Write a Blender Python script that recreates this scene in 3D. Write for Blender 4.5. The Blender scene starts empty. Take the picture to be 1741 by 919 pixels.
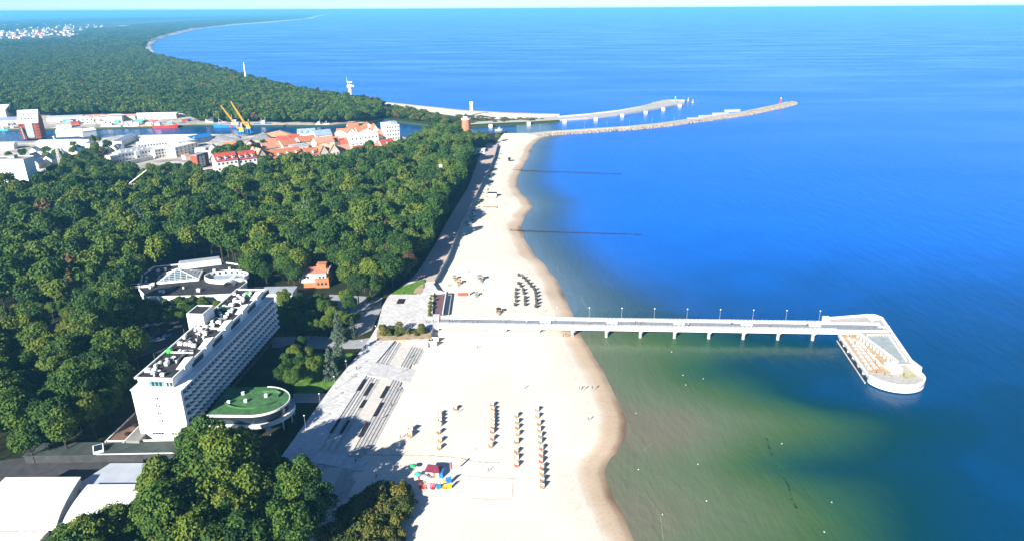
import bpy, bmesh, math, random
import numpy as np
from mathutils import Matrix, Vector
random.seed(7)
R = math.radians
SC = bpy.context.scene
COL = SC.collection
# ------------------------------------------------------------------ camera
CAM_F, CAM_H = 1160.0, 149.0
CX, CY = 870.5, 459.5
PITCH = math.atan((CY - 15.0) / CAM_F)
ROLL = R(0.32)
cam = bpy.data.cameras.new('camera')
cam.sensor_fit = 'HORIZONTAL'; cam.sensor_width = 36.0
cam.lens = 36.0 * CAM_F / 1741.0
cam.clip_start = 0.5; cam.clip_end = 300000.0
cam_o = bpy.data.objects.new('camera', cam); COL.objects.link(cam_o)
cam_o.matrix_world = Matrix.Translation((0, 0, CAM_H)) @ Matrix.Rotation(math.pi/2 - PITCH, 4, 'X') @ Matrix.Rotation(-ROLL, 4, 'Z')
SC.camera = cam_o
# ------------------------------------------------------------------ light
SUN_EL, SUN_AZ = 25.5, 212.0            # azimuth clockwise from +Y
SKY_STRENGTH, SUN_STRENGTH, EXPOSURE = 0.062, 5.0, 1.45
w = bpy.data.worlds.new('World'); SC.world = w; w.use_nodes = True
nt = w.node_tree; nt.nodes.clear()
sky = nt.nodes.new('ShaderNodeTexSky'); sky.sky_type = 'NISHITA'; sky.sun_disc = False
sky.sun_elevation = R(SUN_EL); sky.sun_rotation = R(SUN_AZ)
sky.altitude = 0; sky.air_density = 0.55; sky.dust_density = 0.0; sky.ozone_density = 6.0
bg = nt.nodes.new('ShaderNodeBackground'); bg.inputs['Strength'].default_value = SKY_STRENGTH
wo = nt.nodes.new('ShaderNodeOutputWorld')
nt.links.new(sky.outputs[0], bg.inputs[0]); nt.links.new(bg.outputs[0], wo.inputs[0])
sun = bpy.data.lights.new('sun', 'SUN'); sun.energy = SUN_STRENGTH; sun.angle = R(0.5); sun.color = (1.0, 0.94, 0.83)
sun_o = bpy.data.objects.new('sun', sun); COL.objects.link(sun_o)
sd = Vector((math.sin(R(SUN_AZ))*math.cos(R(SUN_EL)), math.cos(R(SUN_AZ))*math.cos(R(SUN_EL)), math.sin(R(SUN_EL))))
sun_o.rotation_euler = sd.to_track_quat('Z', 'Y').to_euler()
sun_o.location = sd * 500
vs = SC.view_settings
vs.view_transform = 'Standard'; vs.look = 'None'; vs.gamma = 1.0; vs.use_curve_mapping = False; vs.exposure = EXPOSURE
SC.render.engine = 'CYCLES'
cy = SC.cycles
cy.max_bounces = 5; cy.diffuse_bounces = 2; cy.glossy_bounces = 2; cy.transmission_bounces = 3; cy.volume_bounces = 0; cy.transparent_max_bounces = 6
cy.use_denoising = True
try: cy.denoiser = 'OPENIMAGEDENOISE'
except Exception: pass

# ------------------------------------------------------------------ helpers
HAZE_D = 1.0e-4
GZ = 2.0                                 # level of the land and the dry sand
def P(px, py, z=GZ):
    """point of the place on the level z that the photograph shows at px, py"""
    u = (px - CX)/CAM_F; v = -(py - CY)/CAM_F
    c, s = math.cos(ROLL), math.sin(ROLL)
    ur, vr = u*c + v*s, -u*s + v*c
    dy = math.cos(PITCH) + vr*math.sin(PITCH); dz = -math.sin(PITCH) + vr*math.cos(PITCH)
    t = (z - CAM_H)/dz
    return Vector((ur*t, dy*t, z))
def P2(px, py, z=GZ):
    p = P(px, py, z); return (p.x, p.y)

MATS = {}
def mat(name, col, rough=0.75, var=0.12, scale=0.6, metal=0.0, spec=0.3, col2=None, bump=0.0, detail=4):
    if name in MATS: return MATS[name]
    m = bpy.data.materials.new(name); m.use_nodes = True
    n, l = m.node_tree.nodes, m.node_tree.links
    b = n['Principled BSDF']
    b.inputs['Roughness'].default_value = rough; b.inputs['Metallic'].default_value = metal
    b.inputs['Specular IOR Level'].default_value = spec
    tc = n.new('ShaderNodeTexCoord')
    no = n.new('ShaderNodeTexNoise'); no.inputs['Scale'].default_value = scale; no.inputs['Detail'].default_value = detail
    l.new(tc.outputs['Object'], no.inputs['Vector'])
    rp = n.new('ShaderNodeValToRGB')
    c2 = col2 if col2 else tuple(max(0, c*(1-var*2)) for c in col)
    c1 = col if col2 else tuple(min(1, c*(1+var*0.4)) for c in col)
    rp.color_ramp.elements[0].color = (*c2, 1); rp.color_ramp.elements[0].position = 0.3
    rp.color_ramp.elements[1].color = (*c1, 1); rp.color_ramp.elements[1].position = 0.68
    l.new(no.outputs['Fac'], rp.inputs[0]); l.new(rp.outputs[0], b.inputs['Base Color'])
    if bump:
        bp = n.new('ShaderNodeBump'); bp.inputs['Strength'].default_value = bump; bp.inputs['Distance'].default_value = 0.3
        l.new(no.outputs['Fac'], bp.inputs['Height']); l.new(bp.outputs[0], b.inputs['Normal'])
    MATS[name] = m
    return m

class MB:
    def __init__(s): s.v = []; s.f = []; s.m = []; s.mi = 0
    def add(s, vs, fs):
        k = len(s.v); s.v.extend([tuple(p) for p in vs])
        for f in fs: s.f.append([i+k for i in f]); s.m.append(s.mi)
        return s
    def box(s, c, size, rz=0.0, taper=1.0):
        hx, hy, hz = size[0]/2, size[1]/2, size[2]
        co, si = math.cos(rz), math.sin(rz); vs = []
        for z, t in ((0, 1), (hz, taper)):
            for x, y in ((-hx, -hy), (hx, -hy), (hx, hy), (-hx, hy)):
                x *= t; y *= t
                vs.append((c[0]+x*co-y*si, c[1]+x*si+y*co, c[2]+z))
        return s.add(vs, [(3, 2, 1, 0), (4, 5, 6, 7), (0, 1, 5, 4), (1, 2, 6, 5), (2, 3, 7, 6), (3, 0, 4, 7)])
    def prism(s, pts, z0, z1, cap=True, bottom=True):
        n = len(pts)
        a = sum(pts[i][0]*pts[(i+1) % n][1]-pts[(i+1) % n][0]*pts[i][1] for i in range(n))
        if a < 0: pts = pts[::-1]
        vs = [(p[0], p[1], z0) for p in pts]+[(p[0], p[1], z1) for p in pts]
        fs = [(i, (i+1) % n, n+(i+1) % n, n+i) for i in range(n)]
        if cap: fs.append(tuple(range(n, 2*n)))
        if bottom: fs.append(tuple(range(n-1, -1, -1)))
        return s.add(vs, fs)
    def tube(s, p0, p1, r0, r1=None, n=8):
        r1 = r0 if r1 is None else r1
        p0, p1 = Vector(p0), Vector(p1); d = (p1-p0).normalized()
        a = d.orthogonal().normalized(); b = d.cross(a)
        vs = []
        for p, r in ((p0, r0), (p1, r1)):
            for i in range(n):
                t = 2*math.pi*i/n; vs.append(p+a*r*math.cos(t)+b*r*math.sin(t))
        fs = [(i, (i+1) % n, n+(i+1) % n, n+i) for i in range(n)]+[tuple(range(n-1, -1, -1)), tuple(range(n, 2*n))]
        return s.add(vs, fs)
    def lathe(s, prof, c=(0, 0, 0), n=16):
        vs = []; fs = []
        for r, z in prof:
            for i in range(n):
                t = 2*math.pi*i/n; vs.append((c[0]+r*math.cos(t), c[1]+r*math.sin(t), c[2]+z))
        for k in range(len(prof)-1):
            for i in range(n):
                j = (i+1) % n; fs.append((k*n+i, k*n+j, (k+1)*n+j, (k+1)*n+i))
        fs.append(tuple(range((len(prof)-1)*n, len(prof)*n))); fs.append(tuple(range(n-1, -1, -1)))
        return s.add(vs, fs)
    def loft(s, rows):
        k = len(rows[0]); vs = [p for r in rows for p in r]; fs = []
        for a in range(len(rows)-1):
            for b in range(k-1):
                fs.append((a*k+b, a*k+b+1, (a+1)*k+b+1, (a+1)*k+b))
        return s.add(vs, fs)
    def mesh(s, name, mats, smooth=False):
        me = bpy.data.meshes.new(name); me.from_pydata(s.v, [], s.f)
        for m in (mats if isinstance(mats, (list, tuple)) else [mats]): me.materials.append(m)
        if any(s.m): me.polygons.foreach_set('material_index', s.m)
        if smooth: me.polygons.foreach_set('use_smooth', [True]*len(s.f))
        me.update()
        return me
    def build(s, name, mats, parent=None, smooth=False):
        return link(name, s.mesh(name, mats, smooth), parent)
def link(name, me, parent=None, loc=None, rz=None, scale=None):
    o = bpy.data.objects.new(name, me); COL.objects.link(o)
    if parent: o.parent = parent
    if loc is not None: o.location = loc
    if rz is not None: o.rotation_euler = (0, 0, rz)
    if scale is not None: o.scale = (scale,)*3 if isinstance(scale, (int, float)) else scale
    return o
def tag(o, label, cat, group=None):
    o['label'] = label; o['category'] = cat
    if group: o['group'] = group
    return o
def thing(name, label, cat, loc=(0, 0, 0), rz=0.0, group=None):
    o = bpy.data.objects.new(name, None); COL.objects.link(o)
    o.empty_display_size = 0.5
    o.location = loc; o.rotation_euler = (0, 0, rz)
    return tag(o, label, cat, group)
def copy_thing(root, loc, rz, label, group=None, scale=None):
    r = root.copy(); COL.objects.link(r); r.location = loc; r.rotation_euler = (0, 0, rz); r['label'] = label
    if group: r['group'] = group
    if scale is not None: r.scale = (scale,)*3 if isinstance(scale, (int, float)) else scale
    for ch in list(root.children):
        c = ch.copy(); COL.objects.link(c); c.parent = r
        for g in list(ch.children):
            d = g.copy(); COL.objects.link(d); d.parent = c
    return r
def structure(o): o['kind'] = 'structure'; return o
def stuff(o, label=None, cat=None):
    o['kind'] = 'stuff'
    if label: tag(o, label, cat)
    return o
def inside(poly, x, y):
    c = False; n = len(poly); j = n-1
    for i in range(n):
        xi, yi = poly[i][0], poly[i][1]; xj, yj = poly[j][0], poly[j][1]
        if (yi > y) != (yj > y) and x < (xj-xi)*(y-yi)/(yj-yi)+xi: c = not c
        j = i
    return c

# ------------------------------------------------------------------ materials
WHITE = mat('white_paint', (0.80, 0.79, 0.76), 0.6, 0.05, 0.35)
CREAM = mat('cream_render', (0.74, 0.69, 0.58), 0.75, 0.07, 0.3)
CONC = mat('pale_concrete', (0.44, 0.43, 0.41), 0.85, 0.12, 0.7)
DCONC = mat('grey_concrete', (0.30, 0.30, 0.30), 0.85, 0.14, 0.5)
BLACKROOF = mat('bitumen_roof', (0.035, 0.036, 0.042), 0.9, 0.3, 0.25)
GREYROOF = mat('grey_metal_roof', (0.36, 0.39, 0.43), 0.5, 0.10, 0.3)
PALEROOF = mat('pale_metal_roof', (0.72, 0.72, 0.72), 0.55, 0.06, 0.3)
BLUEROOF = mat('blue_grey_roof', (0.28, 0.36, 0.46), 0.5, 0.12, 0.3)
TILE = mat('orange_clay_tile', (0.50, 0.18, 0.095), 0.8, 0.16, 0.5)
TILE2 = mat('red_clay_tile', (0.42, 0.075, 0.05), 0.8, 0.16, 0.5)
TILE3 = mat('pale_pink_tile', (0.55, 0.26, 0.17), 0.8, 0.12, 0.5)
BRICK = mat('red_brick', (0.30, 0.075, 0.045), 0.85, 0.16, 1.2)
LBRICK = mat('orange_brick', (0.46, 0.17, 0.08), 0.85, 0.14, 0.8)
GLASS = mat('dark_glass', (0.018, 0.03, 0.045), 0.08, 0.2, 0.5, spec=0.6)
TEALG = mat('teal_glass', (0.10, 0.36, 0.36), 0.15, 0.15, 0.8, spec=0.6)
METAL = mat('grey_steel', (0.42, 0.43, 0.45), 0.4, 0.08, 1.0, metal=0.6)
DARK = mat('dark_wood', (0.030, 0.022, 0.020), 0.8, 0.2, 1.0)
WOOD = mat('brown_wood', (0.34, 0.17, 0.07), 0.75, 0.2, 1.5)
DECKW = mat('pale_deck_timber', (0.47, 0.33, 0.20), 0.75, 0.12, 0.9)
ROCK = mat('breakwater_rock', (0.36, 0.30, 0.22), 0.9, 0.25, 0.7)
YEL = mat('yellow_paint', (0.72, 0.40, 0.02), 0.5, 0.08, 1.0)
BLU = mat('blue_paint', (0.02, 0.18, 0.50), 0.45, 0.1, 1.0)
RED = mat('red_paint', (0.62, 0.04, 0.03), 0.5, 0.1, 1.0)
GRN = mat('green_paint', (0.03, 0.38, 0.14), 0.5, 0.1, 1.0)
TURQ = mat('turquoise_paint', (0.06, 0.50, 0.46), 0.5, 0.1, 1.0)
ORANGE = mat('orange_paint', (0.58, 0.24, 0.09), 0.5, 0.1, 1.0)
PINK = mat('pink_plastic', (0.75, 0.12, 0.32), 0.5, 0.1, 1.0)
MAROON = mat('maroon_roofing', (0.16, 0.02, 0.045), 0.6, 0.15, 1.0)
WICKER = mat('pale_wicker', (0.60, 0.50, 0.36), 0.8, 0.15, 4.0)
GRASSROOF = mat('green_roof_felt', (0.055, 0.155, 0.055), 0.9, 0.22, 0.6)
LAWN = mat('lawn_grass', (0.10, 0.22, 0.02), 0.9, 0.25, 0.8)
EARTH = mat('bare_earth', (0.40, 0.30, 0.19), 0.95, 0.2, 0.4)
ASPH = mat('asphalt', (0.060, 0.062, 0.068), 0.9, 0.18, 0.4)
PAVE = mat('pale_paving', (0.58, 0.57, 0.56), 0.85, 0.14, 0.5)
PINKPAVE = mat('pink_paving', (0.50, 0.40, 0.36), 0.85, 0.10, 0.6)
PURPLE = mat('plum_rubber_paving', (0.15, 0.085, 0.10), 0.9, 0.12, 0.6)
GRAVELM = mat('grey_gravel', (0.24, 0.25, 0.27), 0.95, 0.2, 0.3)
BARK = mat('bark', (0.075, 0.055, 0.04), 0.9, 0.3, 2.0)
WEED = mat('dark_weed', (0.01, 0.025, 0.03), 0.8, 0.2, 1.0)

def foliage_mat(name, dark, mid, light):
    m = bpy.data.materials.new(name); m.use_nodes = True
    n, l = m.node_tree.nodes, m.node_tree.links
    b = n['Principled BSDF']; b.inputs['Roughness'].default_value = 0.7; b.inputs['Specular IOR Level'].default_value = 0.15
    oi = n.new('ShaderNodeObjectInfo'); at = n.new('ShaderNodeAttribute'); at.attribute_name = 'tint'
    ma = n.new('ShaderNodeMath'); ma.operation = 'MULTIPLY_ADD'; ma.inputs[1].default_value = 0.55
    mb_ = n.new('ShaderNodeMath'); mb_.operation = 'MULTIPLY'; mb_.inputs[1].default_value = 0.62
    l.new(oi.outputs['Random'], mb_.inputs[0])
    l.new(at.outputs['Fac'], ma.inputs[0]); l.new(mb_.outputs[0], ma.inputs[2])
    rp = n.new('ShaderNodeValToRGB'); e = rp.color_ramp.elements
    e[0].color = (*dark, 1); e[0].position = 0.15; e[1].color = (*light, 1); e[1].position = 0.95
    x = e.new(0.5); x.color = (*mid, 1)
    l.new(ma.outputs[0], rp.inputs[0]); l.new(rp.outputs[0], b.inputs['Base Color'])
    MATS[name] = m
    return m
LEAF = foliage_mat('green_foliage', (0.012, 0.034, 0.010), (0.040, 0.092, 0.014), (0.116, 0.152, 0.018))
NEEDLE = foliage_mat('blue_green_needles', (0.030, 0.060, 0.042), (0.050, 0.088, 0.062), (0.085, 0.120, 0.085))
RUST = foliage_mat('rusty_foliage', (0.060, 0.040, 0.020), (0.105, 0.062, 0.030), (0.150, 0.090, 0.040))
SHRUB = foliage_mat('yellow_green_shrub', (0.035, 0.060, 0.012), (0.075, 0.098, 0.018), (0.150, 0.135, 0.025))

# ------------------------------------------------------------------ sand
def sand_mat():
    m = bpy.data.materials.new('beach_sand'); m.use_nodes = True
    n, l = m.node_tree.nodes, m.node_tree.links
    b = n['Principled BSDF']; b.inputs['Specular IOR Level'].default_value = 0.15
    ge = n.new('ShaderNodeNewGeometry'); sp = n.new('ShaderNodeSeparateXYZ'); l.new(ge.outputs['Position'], sp.inputs[0])
    n1 = n.new('ShaderNodeTexNoise'); n1.inputs['Scale'].default_value = 0.035; n1.inputs['Detail'].default_value = 5
    n2 = n.new('ShaderNodeTexNoise'); n2.inputs['Scale'].default_value = 1.1; n2.inputs['Detail'].default_value = 6
    l.new(ge.outputs['Position'], n1.inputs['Vector']); l.new(ge.outputs['Position'], n2.inputs['Vector'])
    dry = n.new('ShaderNodeMix'); dry.data_type = 'RGBA'; dry.inputs['A'].default_value = (0.63, 0.555, 0.45, 1); dry.inputs['B'].default_value = (0.77, 0.715, 0.62, 1)
    l.new(n1.outputs['Fac'], dry.inputs['Factor'])
    gr = n.new('ShaderNodeMix'); gr.data_type = 'RGBA'; gr.blend_type = 'MULTIPLY'; gr.inputs['Factor'].default_value = 1
    cr = n.new('ShaderNodeValToRGB'); cr.color_ramp.elements[0].color = (0.84, 0.82, 0.80, 1); cr.color_ramp.elements[0].position = 0.34
    cr.color_ramp.elements[1].color = (1, 1, 1, 1); cr.color_ramp.elements[1].position = 0.5
    l.new(n2.outputs['Fac'], cr.inputs[0]); l.new(dry.outputs['Result'], gr.inputs['A']); l.new(cr.outputs[0], gr.inputs['B'])
    # wet by height above the sea
    hh = n.new('ShaderNodeMath'); hh.operation = 'MULTIPLY_ADD'; hh.inputs[1].default_value = 0.9
    l.new(n1.outputs['Fac'], hh.inputs[0]); l.new(sp.outputs['Z'], hh.inputs[2])
    wr = n.new('ShaderNodeValToRGB'); e = wr.color_ramp.elements
    e[0].position = 0.13; e[0].color = (0.24, 0.18, 0.13, 1); e[1].position = 0.52; e[1].color = (1, 1, 1, 1)
    e.new(0.19).color = (0.46, 0.37, 0.29, 1); e.new(0.36).color = (0.74, 0.64, 0.55, 1); e.new(0.26).color = (0.66, 0.56, 0.47, 1)
    dv = n.new('ShaderNodeMath'); dv.operation = 'MULTIPLY'; dv.inputs[1].default_value = 0.36
    l.new(hh.outputs[0], dv.inputs[0]); l.new(dv.outputs[0], wr.inputs[0])
    fin = n.new('ShaderNodeMix'); fin.data_type = 'RGBA'; fin.blend_type = 'MULTIPLY'; fin.inputs['Factor'].default_value = 1
    l.new(gr.outputs['Result'], fin.inputs['A']); l.new(wr.outputs[0], fin.inputs['B']); l.new(fin.outputs['Result'], b.inputs['Base Color'])
    ro = n.new('ShaderNodeMapRange'); ro.inputs['From Min'].default_value = 0.2; ro.inputs['From Max'].default_value = 1.0
    ro.inputs['To Min'].default_value = 0.45; ro.inputs['To Max'].default_value = 0.95
    l.new(sp.outputs['Z'], ro.inputs['Value']); l.new(ro.outputs[0], b.inputs['Roughness'])
    bp = n.new('ShaderNodeBump'); bp.inputs['Strength'].default_value = 0.22; bp.inputs['Distance'].default_value = 0.3
    n2.inputs['Roughness'].default_value = 0.7
    l.new(n2.outputs['Fac'], bp.inputs['Height']); l.new(bp.outputs[0], b.inputs['Normal'])
    return m
SAND = sand_mat()

SHORE_PX = [(1120, 1010), (1096, 960), (1078, 919), (1062, 880), (1043, 845), (1029, 808), (1029, 795), (1036, 781), (1050, 766), (1061, 748), (1065, 735),
            (1065, 712), (1056, 690), (1041, 662), (1026, 630), (1007, 600), (988, 570), (977, 540), (965, 515), (950, 480), (930, 455),
            (906, 430), (891, 405), (886, 385), (892, 368), (905, 352), (900, 340), (885, 328), (878, 312), (881, 300), (889, 285),
            (901, 262), (905, 250), (914, 240), (934, 228.5), (950, 224)]
SHORE = sorted([P2(x, y, 0) for x, y in SHORE_PX], key=lambda q: q[1])
INLAND = sorted([P2(*q) for q in [(300, 1100), (400, 960), (440, 880), (480, 800), (585, 650), (660, 520), (712, 470), (755, 390), (795, 320), (838, 250), (852, 232), (860, 224)]], key=lambda q: q[1])
def interp(tab, y):
    if y <= tab[0][1]: return tab[0][0]
    for a, b in zip(tab, tab[1:]):
        if y <= b[1]:
            t = (y-a[1])/(b[1]-a[1]); t2 = t*t*(3-2*t)
            return a[0]+(b[0]-a[0])*(0.5*t+0.5*t2)
    return tab[-1][0]
def shore_x(y): return interp(SHORE, y)
Y0, Y1 = SHORE[0][1], P2(934, 228.5, 0)[1]
mb = MB(); rows = []
y = Y0
prof = [(-30, -1.6), (-14, -0.75), (-5, -0.22), (0, 0.0), (2.0, 0.16), (4.0, 0.45), (6.0, 0.50), (9, 0.75), (13, 1.3), (18, 1.75), (24, GZ)]
while y < Y1+6:
    sx, ix = shore_x(y), interp(INLAND, y)
    wsc = min(1.0, 0.35+0.65*(500/max(y, 300))) if y > 300 else 1.0
    row = []
    for s_, z in prof:
        row.append((sx - s_*wsc, y, z))
    x_end = sx-24*wsc
    if ix > x_end-2: ix = x_end-2
    for k in (0.33, 0.66, 1.0): row.append((x_end+(ix-x_end)*k, y, GZ))
    rows.append(row)
    y += 1.6 + max(0, y-300)*0.012
mb.loft([r[::-1] for r in rows])
structure(mb.build('beach', SAND, smooth=True))

# ------------------------------------------------------------------ sea
def water_mat():
    m = bpy.data.materials.new('sea_water'); m.use_nodes = True
    n, l = m.node_tree.nodes, m.node_tree.links
    b = n['Principled BSDF']; b.inputs['IOR'].default_value = 1.333
    at = n.new('ShaderNodeAttribute'); at.attribute_name = 'depth'  # water depth plus the painted near-to-far sky sheen
    ge = n.new('ShaderNodeNewGeometry')
    n1 = n.new('ShaderNodeTexNoise'); n1.inputs['Scale'].default_value = 0.022; n1.inputs['Detail'].default_value = 5; n1.inputs['Distortion'].default_value = 0.6
    l.new(ge.outputs['Position'], n1.inputs['Vector'])
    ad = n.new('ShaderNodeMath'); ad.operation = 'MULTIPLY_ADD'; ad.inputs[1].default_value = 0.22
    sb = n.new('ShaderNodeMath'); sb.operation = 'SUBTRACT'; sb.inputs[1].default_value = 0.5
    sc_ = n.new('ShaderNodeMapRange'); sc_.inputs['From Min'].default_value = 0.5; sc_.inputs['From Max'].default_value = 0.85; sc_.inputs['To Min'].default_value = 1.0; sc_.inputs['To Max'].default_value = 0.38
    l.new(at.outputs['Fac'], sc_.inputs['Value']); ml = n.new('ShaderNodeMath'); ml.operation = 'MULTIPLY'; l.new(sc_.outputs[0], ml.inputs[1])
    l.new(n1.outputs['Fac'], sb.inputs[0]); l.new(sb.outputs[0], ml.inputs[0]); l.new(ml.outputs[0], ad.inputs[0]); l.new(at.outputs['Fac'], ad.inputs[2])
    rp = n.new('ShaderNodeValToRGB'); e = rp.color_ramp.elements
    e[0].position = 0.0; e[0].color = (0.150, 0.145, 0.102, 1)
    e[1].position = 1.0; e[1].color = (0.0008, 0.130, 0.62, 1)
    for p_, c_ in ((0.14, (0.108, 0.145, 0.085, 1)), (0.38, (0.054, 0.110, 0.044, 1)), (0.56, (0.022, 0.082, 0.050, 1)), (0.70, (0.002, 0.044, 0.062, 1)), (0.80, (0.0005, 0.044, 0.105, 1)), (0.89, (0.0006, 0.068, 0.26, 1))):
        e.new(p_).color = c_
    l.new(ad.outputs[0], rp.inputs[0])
    ag = n.new('ShaderNodeAttribute'); ag.attribute_name = 'clear_shoal'
    mg = n.new('ShaderNodeMix'); mg.data_type = 'RGBA'; mg.inputs['B'].default_value = (0.125, 0.19, 0.26, 1)
    l.new(ag.outputs['Fac'], mg.inputs['Factor']); l.new(rp.outputs[0], mg.inputs['A']); l.new(mg.outputs['Result'], b.inputs['Base Color'])
    b.inputs['Specular IOR Level'].default_value = 0.2
    # waves: short ripples and long wind streaks
    mp = n.new('ShaderNodeMapping'); mp.inputs['Rotation'].default_value = (0, 0, R(35)); mp.inputs['Scale'].default_value = (1.0, 0.35, 1)
    l.new(ge.outputs['Position'], mp.inputs[0])
    w1 = n.new('ShaderNodeTexNoise'); w1.inputs['Scale'].default_value = 0.62; w1.inputs['Detail'].default_value = 5; w1.inputs['Roughness'].default_value = 0.6
    l.new(mp.outputs[0], w1.inputs['Vector'])
    mp2 = n.new('ShaderNodeMapping'); mp2.inputs['Scale'].default_value = (0.0022, 0.009, 1)
    l.new(ge.outputs['Position'], mp2.inputs[0])
    w2 = n.new('ShaderNodeTexNoise'); w2.inputs['Scale'].default_value = 1.0; w2.inputs['Detail'].default_value = 4; w2.inputs['Distortion'].default_value = 0.4
    l.new(mp2.outputs[0], w2.inputs['Vector'])
    mr = n.new('ShaderNodeMapRange'); mr.inputs['From Min'].default_value = 0.3; mr.inputs['From Max'].default_value = 0.7
    mr.inputs['To Min'].default_value = 0.30; mr.inputs['To Max'].default_value = 0.55
    l.new(w2.outputs['Fac'], mr.inputs['Value'])
    bp = n.new('ShaderNodeBump'); bp.inputs['Distance'].default_value = 0.5
    l.new(mr.outputs[0], bp.inputs['Strength']); w3 = n.new('ShaderNodeTexNoise'); w3.inputs['Scale'].default_value = 0.15; w3.inputs['Detail'].default_value = 3; w3.inputs['Roughness'].default_value = 0.5
    l.new(mp.outputs[0], w3.inputs['Vector'])
    hs = n.new('ShaderNodeMath'); hs.operation = 'MULTIPLY_ADD'; hs.inputs[1].default_value = 2.2
    l.new(w3.outputs['Fac'], hs.inputs[0]); l.new(w1.outputs['Fac'], hs.inputs[2]); l.new(hs.outputs[0], bp.inputs['Height']); l.new(bp.outputs[0], b.inputs['Normal'])
    mr2 = n.new('ShaderNodeMapRange'); mr2.inputs['From Min'].default_value = 0.3; mr2.inputs['From Max'].default_value = 0.7
    mr2.inputs['To Min'].default_value = 0.15; mr2.inputs['To Max'].default_value = 0.27
    l.new(w2.outputs['Fac'], mr2.inputs['Value']); l.new(mr2.outputs[0], b.inputs['Roughness'])
    return m
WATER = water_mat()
xs = [-100000, -50000, -20000, -8000, -3000, -1200, -500, -200] + list(range(-100, 420, 5)) + [450, 500, 600, 800, 1200, 2000, 4000, 8000, 20000, 50000, 100000]
ys = [-300, 0, 60] + list(range(100, 500, 5)) + list(range(500, 960, 12)) + [1000, 1200, 1600, 2400, 4000, 8000, 16000, 32000, 64000, 120000]
WID = [(28, 100), (62, 150), (82, 190), (95, 230), (88, 270), (70, 295), (48, 330), (40, 400), (34, 520), (26, 700), (18, 860), (10, 1000)]
def sea_depth_sheen(x, y):
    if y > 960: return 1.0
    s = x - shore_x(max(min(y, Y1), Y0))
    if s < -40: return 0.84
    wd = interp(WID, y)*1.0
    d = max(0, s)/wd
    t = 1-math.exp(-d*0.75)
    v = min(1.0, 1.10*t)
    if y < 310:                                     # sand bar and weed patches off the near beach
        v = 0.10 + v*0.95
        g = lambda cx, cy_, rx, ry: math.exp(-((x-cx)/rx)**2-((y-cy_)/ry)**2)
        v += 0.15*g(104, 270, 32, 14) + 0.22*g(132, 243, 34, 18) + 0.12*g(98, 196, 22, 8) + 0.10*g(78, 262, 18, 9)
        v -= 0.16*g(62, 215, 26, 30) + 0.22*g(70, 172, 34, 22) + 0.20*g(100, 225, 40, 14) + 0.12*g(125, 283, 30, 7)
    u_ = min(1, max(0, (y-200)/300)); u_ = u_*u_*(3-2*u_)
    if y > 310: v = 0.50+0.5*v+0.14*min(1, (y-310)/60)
    return max(0.02, min(0.81+0.19*u_, v))  # cap paints the weaker sky reflection of steep near views into the colour
def clear_shoal(x, y):
    if y < 300 or y > 960: return 0.0
    s = x - shore_x(max(min(y, Y1), Y0))
    if s < -40: return 0.0
    return 0.85*math.exp(-max(0, s)/(interp(WID, y)*0.62))*min(1, (y-300)/30)
vs_ = [(x, y, 0.0) for y in ys for x in xs]; nx = len(xs)
fs_ = [(j*nx+i, j*nx+i+1, (j+1)*nx+i+1, (j+1)*nx+i) for j in range(len(ys)-1) for i in range(nx-1)]
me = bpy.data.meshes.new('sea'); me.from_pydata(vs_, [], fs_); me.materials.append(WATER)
a = me.attributes.new('depth', 'FLOAT', 'POINT'); a.data.foreach_set('value', [sea_depth_sheen(v[0], v[1]) for v in vs_])  # carries real shoals and the reflection painted in by distance
a = me.attributes.new('clear_shoal', 'FLOAT', 'POINT'); a.data.foreach_set('value', [clear_shoal(v[0], v[1]) for v in vs_])
structure(link('sea', me))

# ------------------------------------------------------------------ land
def ground_mat(name, c0, c1, c2, sc):
    m = bpy.data.materials.new(name); m.use_nodes = True
    n, l = m.node_tree.nodes, m.node_tree.links
    b = n['Principled BSDF']; b.inputs['Roughness'].default_value = 0.95; b.inputs['Specular IOR Level'].default_value = 0.1
    ge = n.new('ShaderNodeNewGeometry'); no = n.new('ShaderNodeTexNoise'); no.inputs['Scale'].default_value = sc; no.inputs['Detail'].default_value = 8
    l.new(ge.outputs['Position'], no.inputs['Vector'])
    rp = n.new('ShaderNodeValToRGB'); e = rp.color_ramp.elements
    e[0].position = 0.35; e[0].color = (*c0, 1); e[1].position = 0.68; e[1].color = (*c2, 1); e.new(0.5).color = (*c1, 1)
    l.new(no.outputs['Fac'], rp.inputs[0]); l.new(rp.outputs[0], b.inputs['Base Color'])
    return m
GROUND = ground_mat('wood_floor', (0.014, 0.020, 0.008), (0.022, 0.028, 0.012), (0.045, 0.045, 0.022), 0.06)
YARD = ground_mat('harbour_yard', (0.20, 0.19, 0.18), (0.40, 0.37, 0.33), (0.62, 0.57, 0.50), 0.05)
FARLAND = ground_mat('far_fields', (0.020, 0.040, 0.014), (0.045, 0.065, 0.020), (0.13, 0.12, 0.05), 0.0011)

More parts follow.
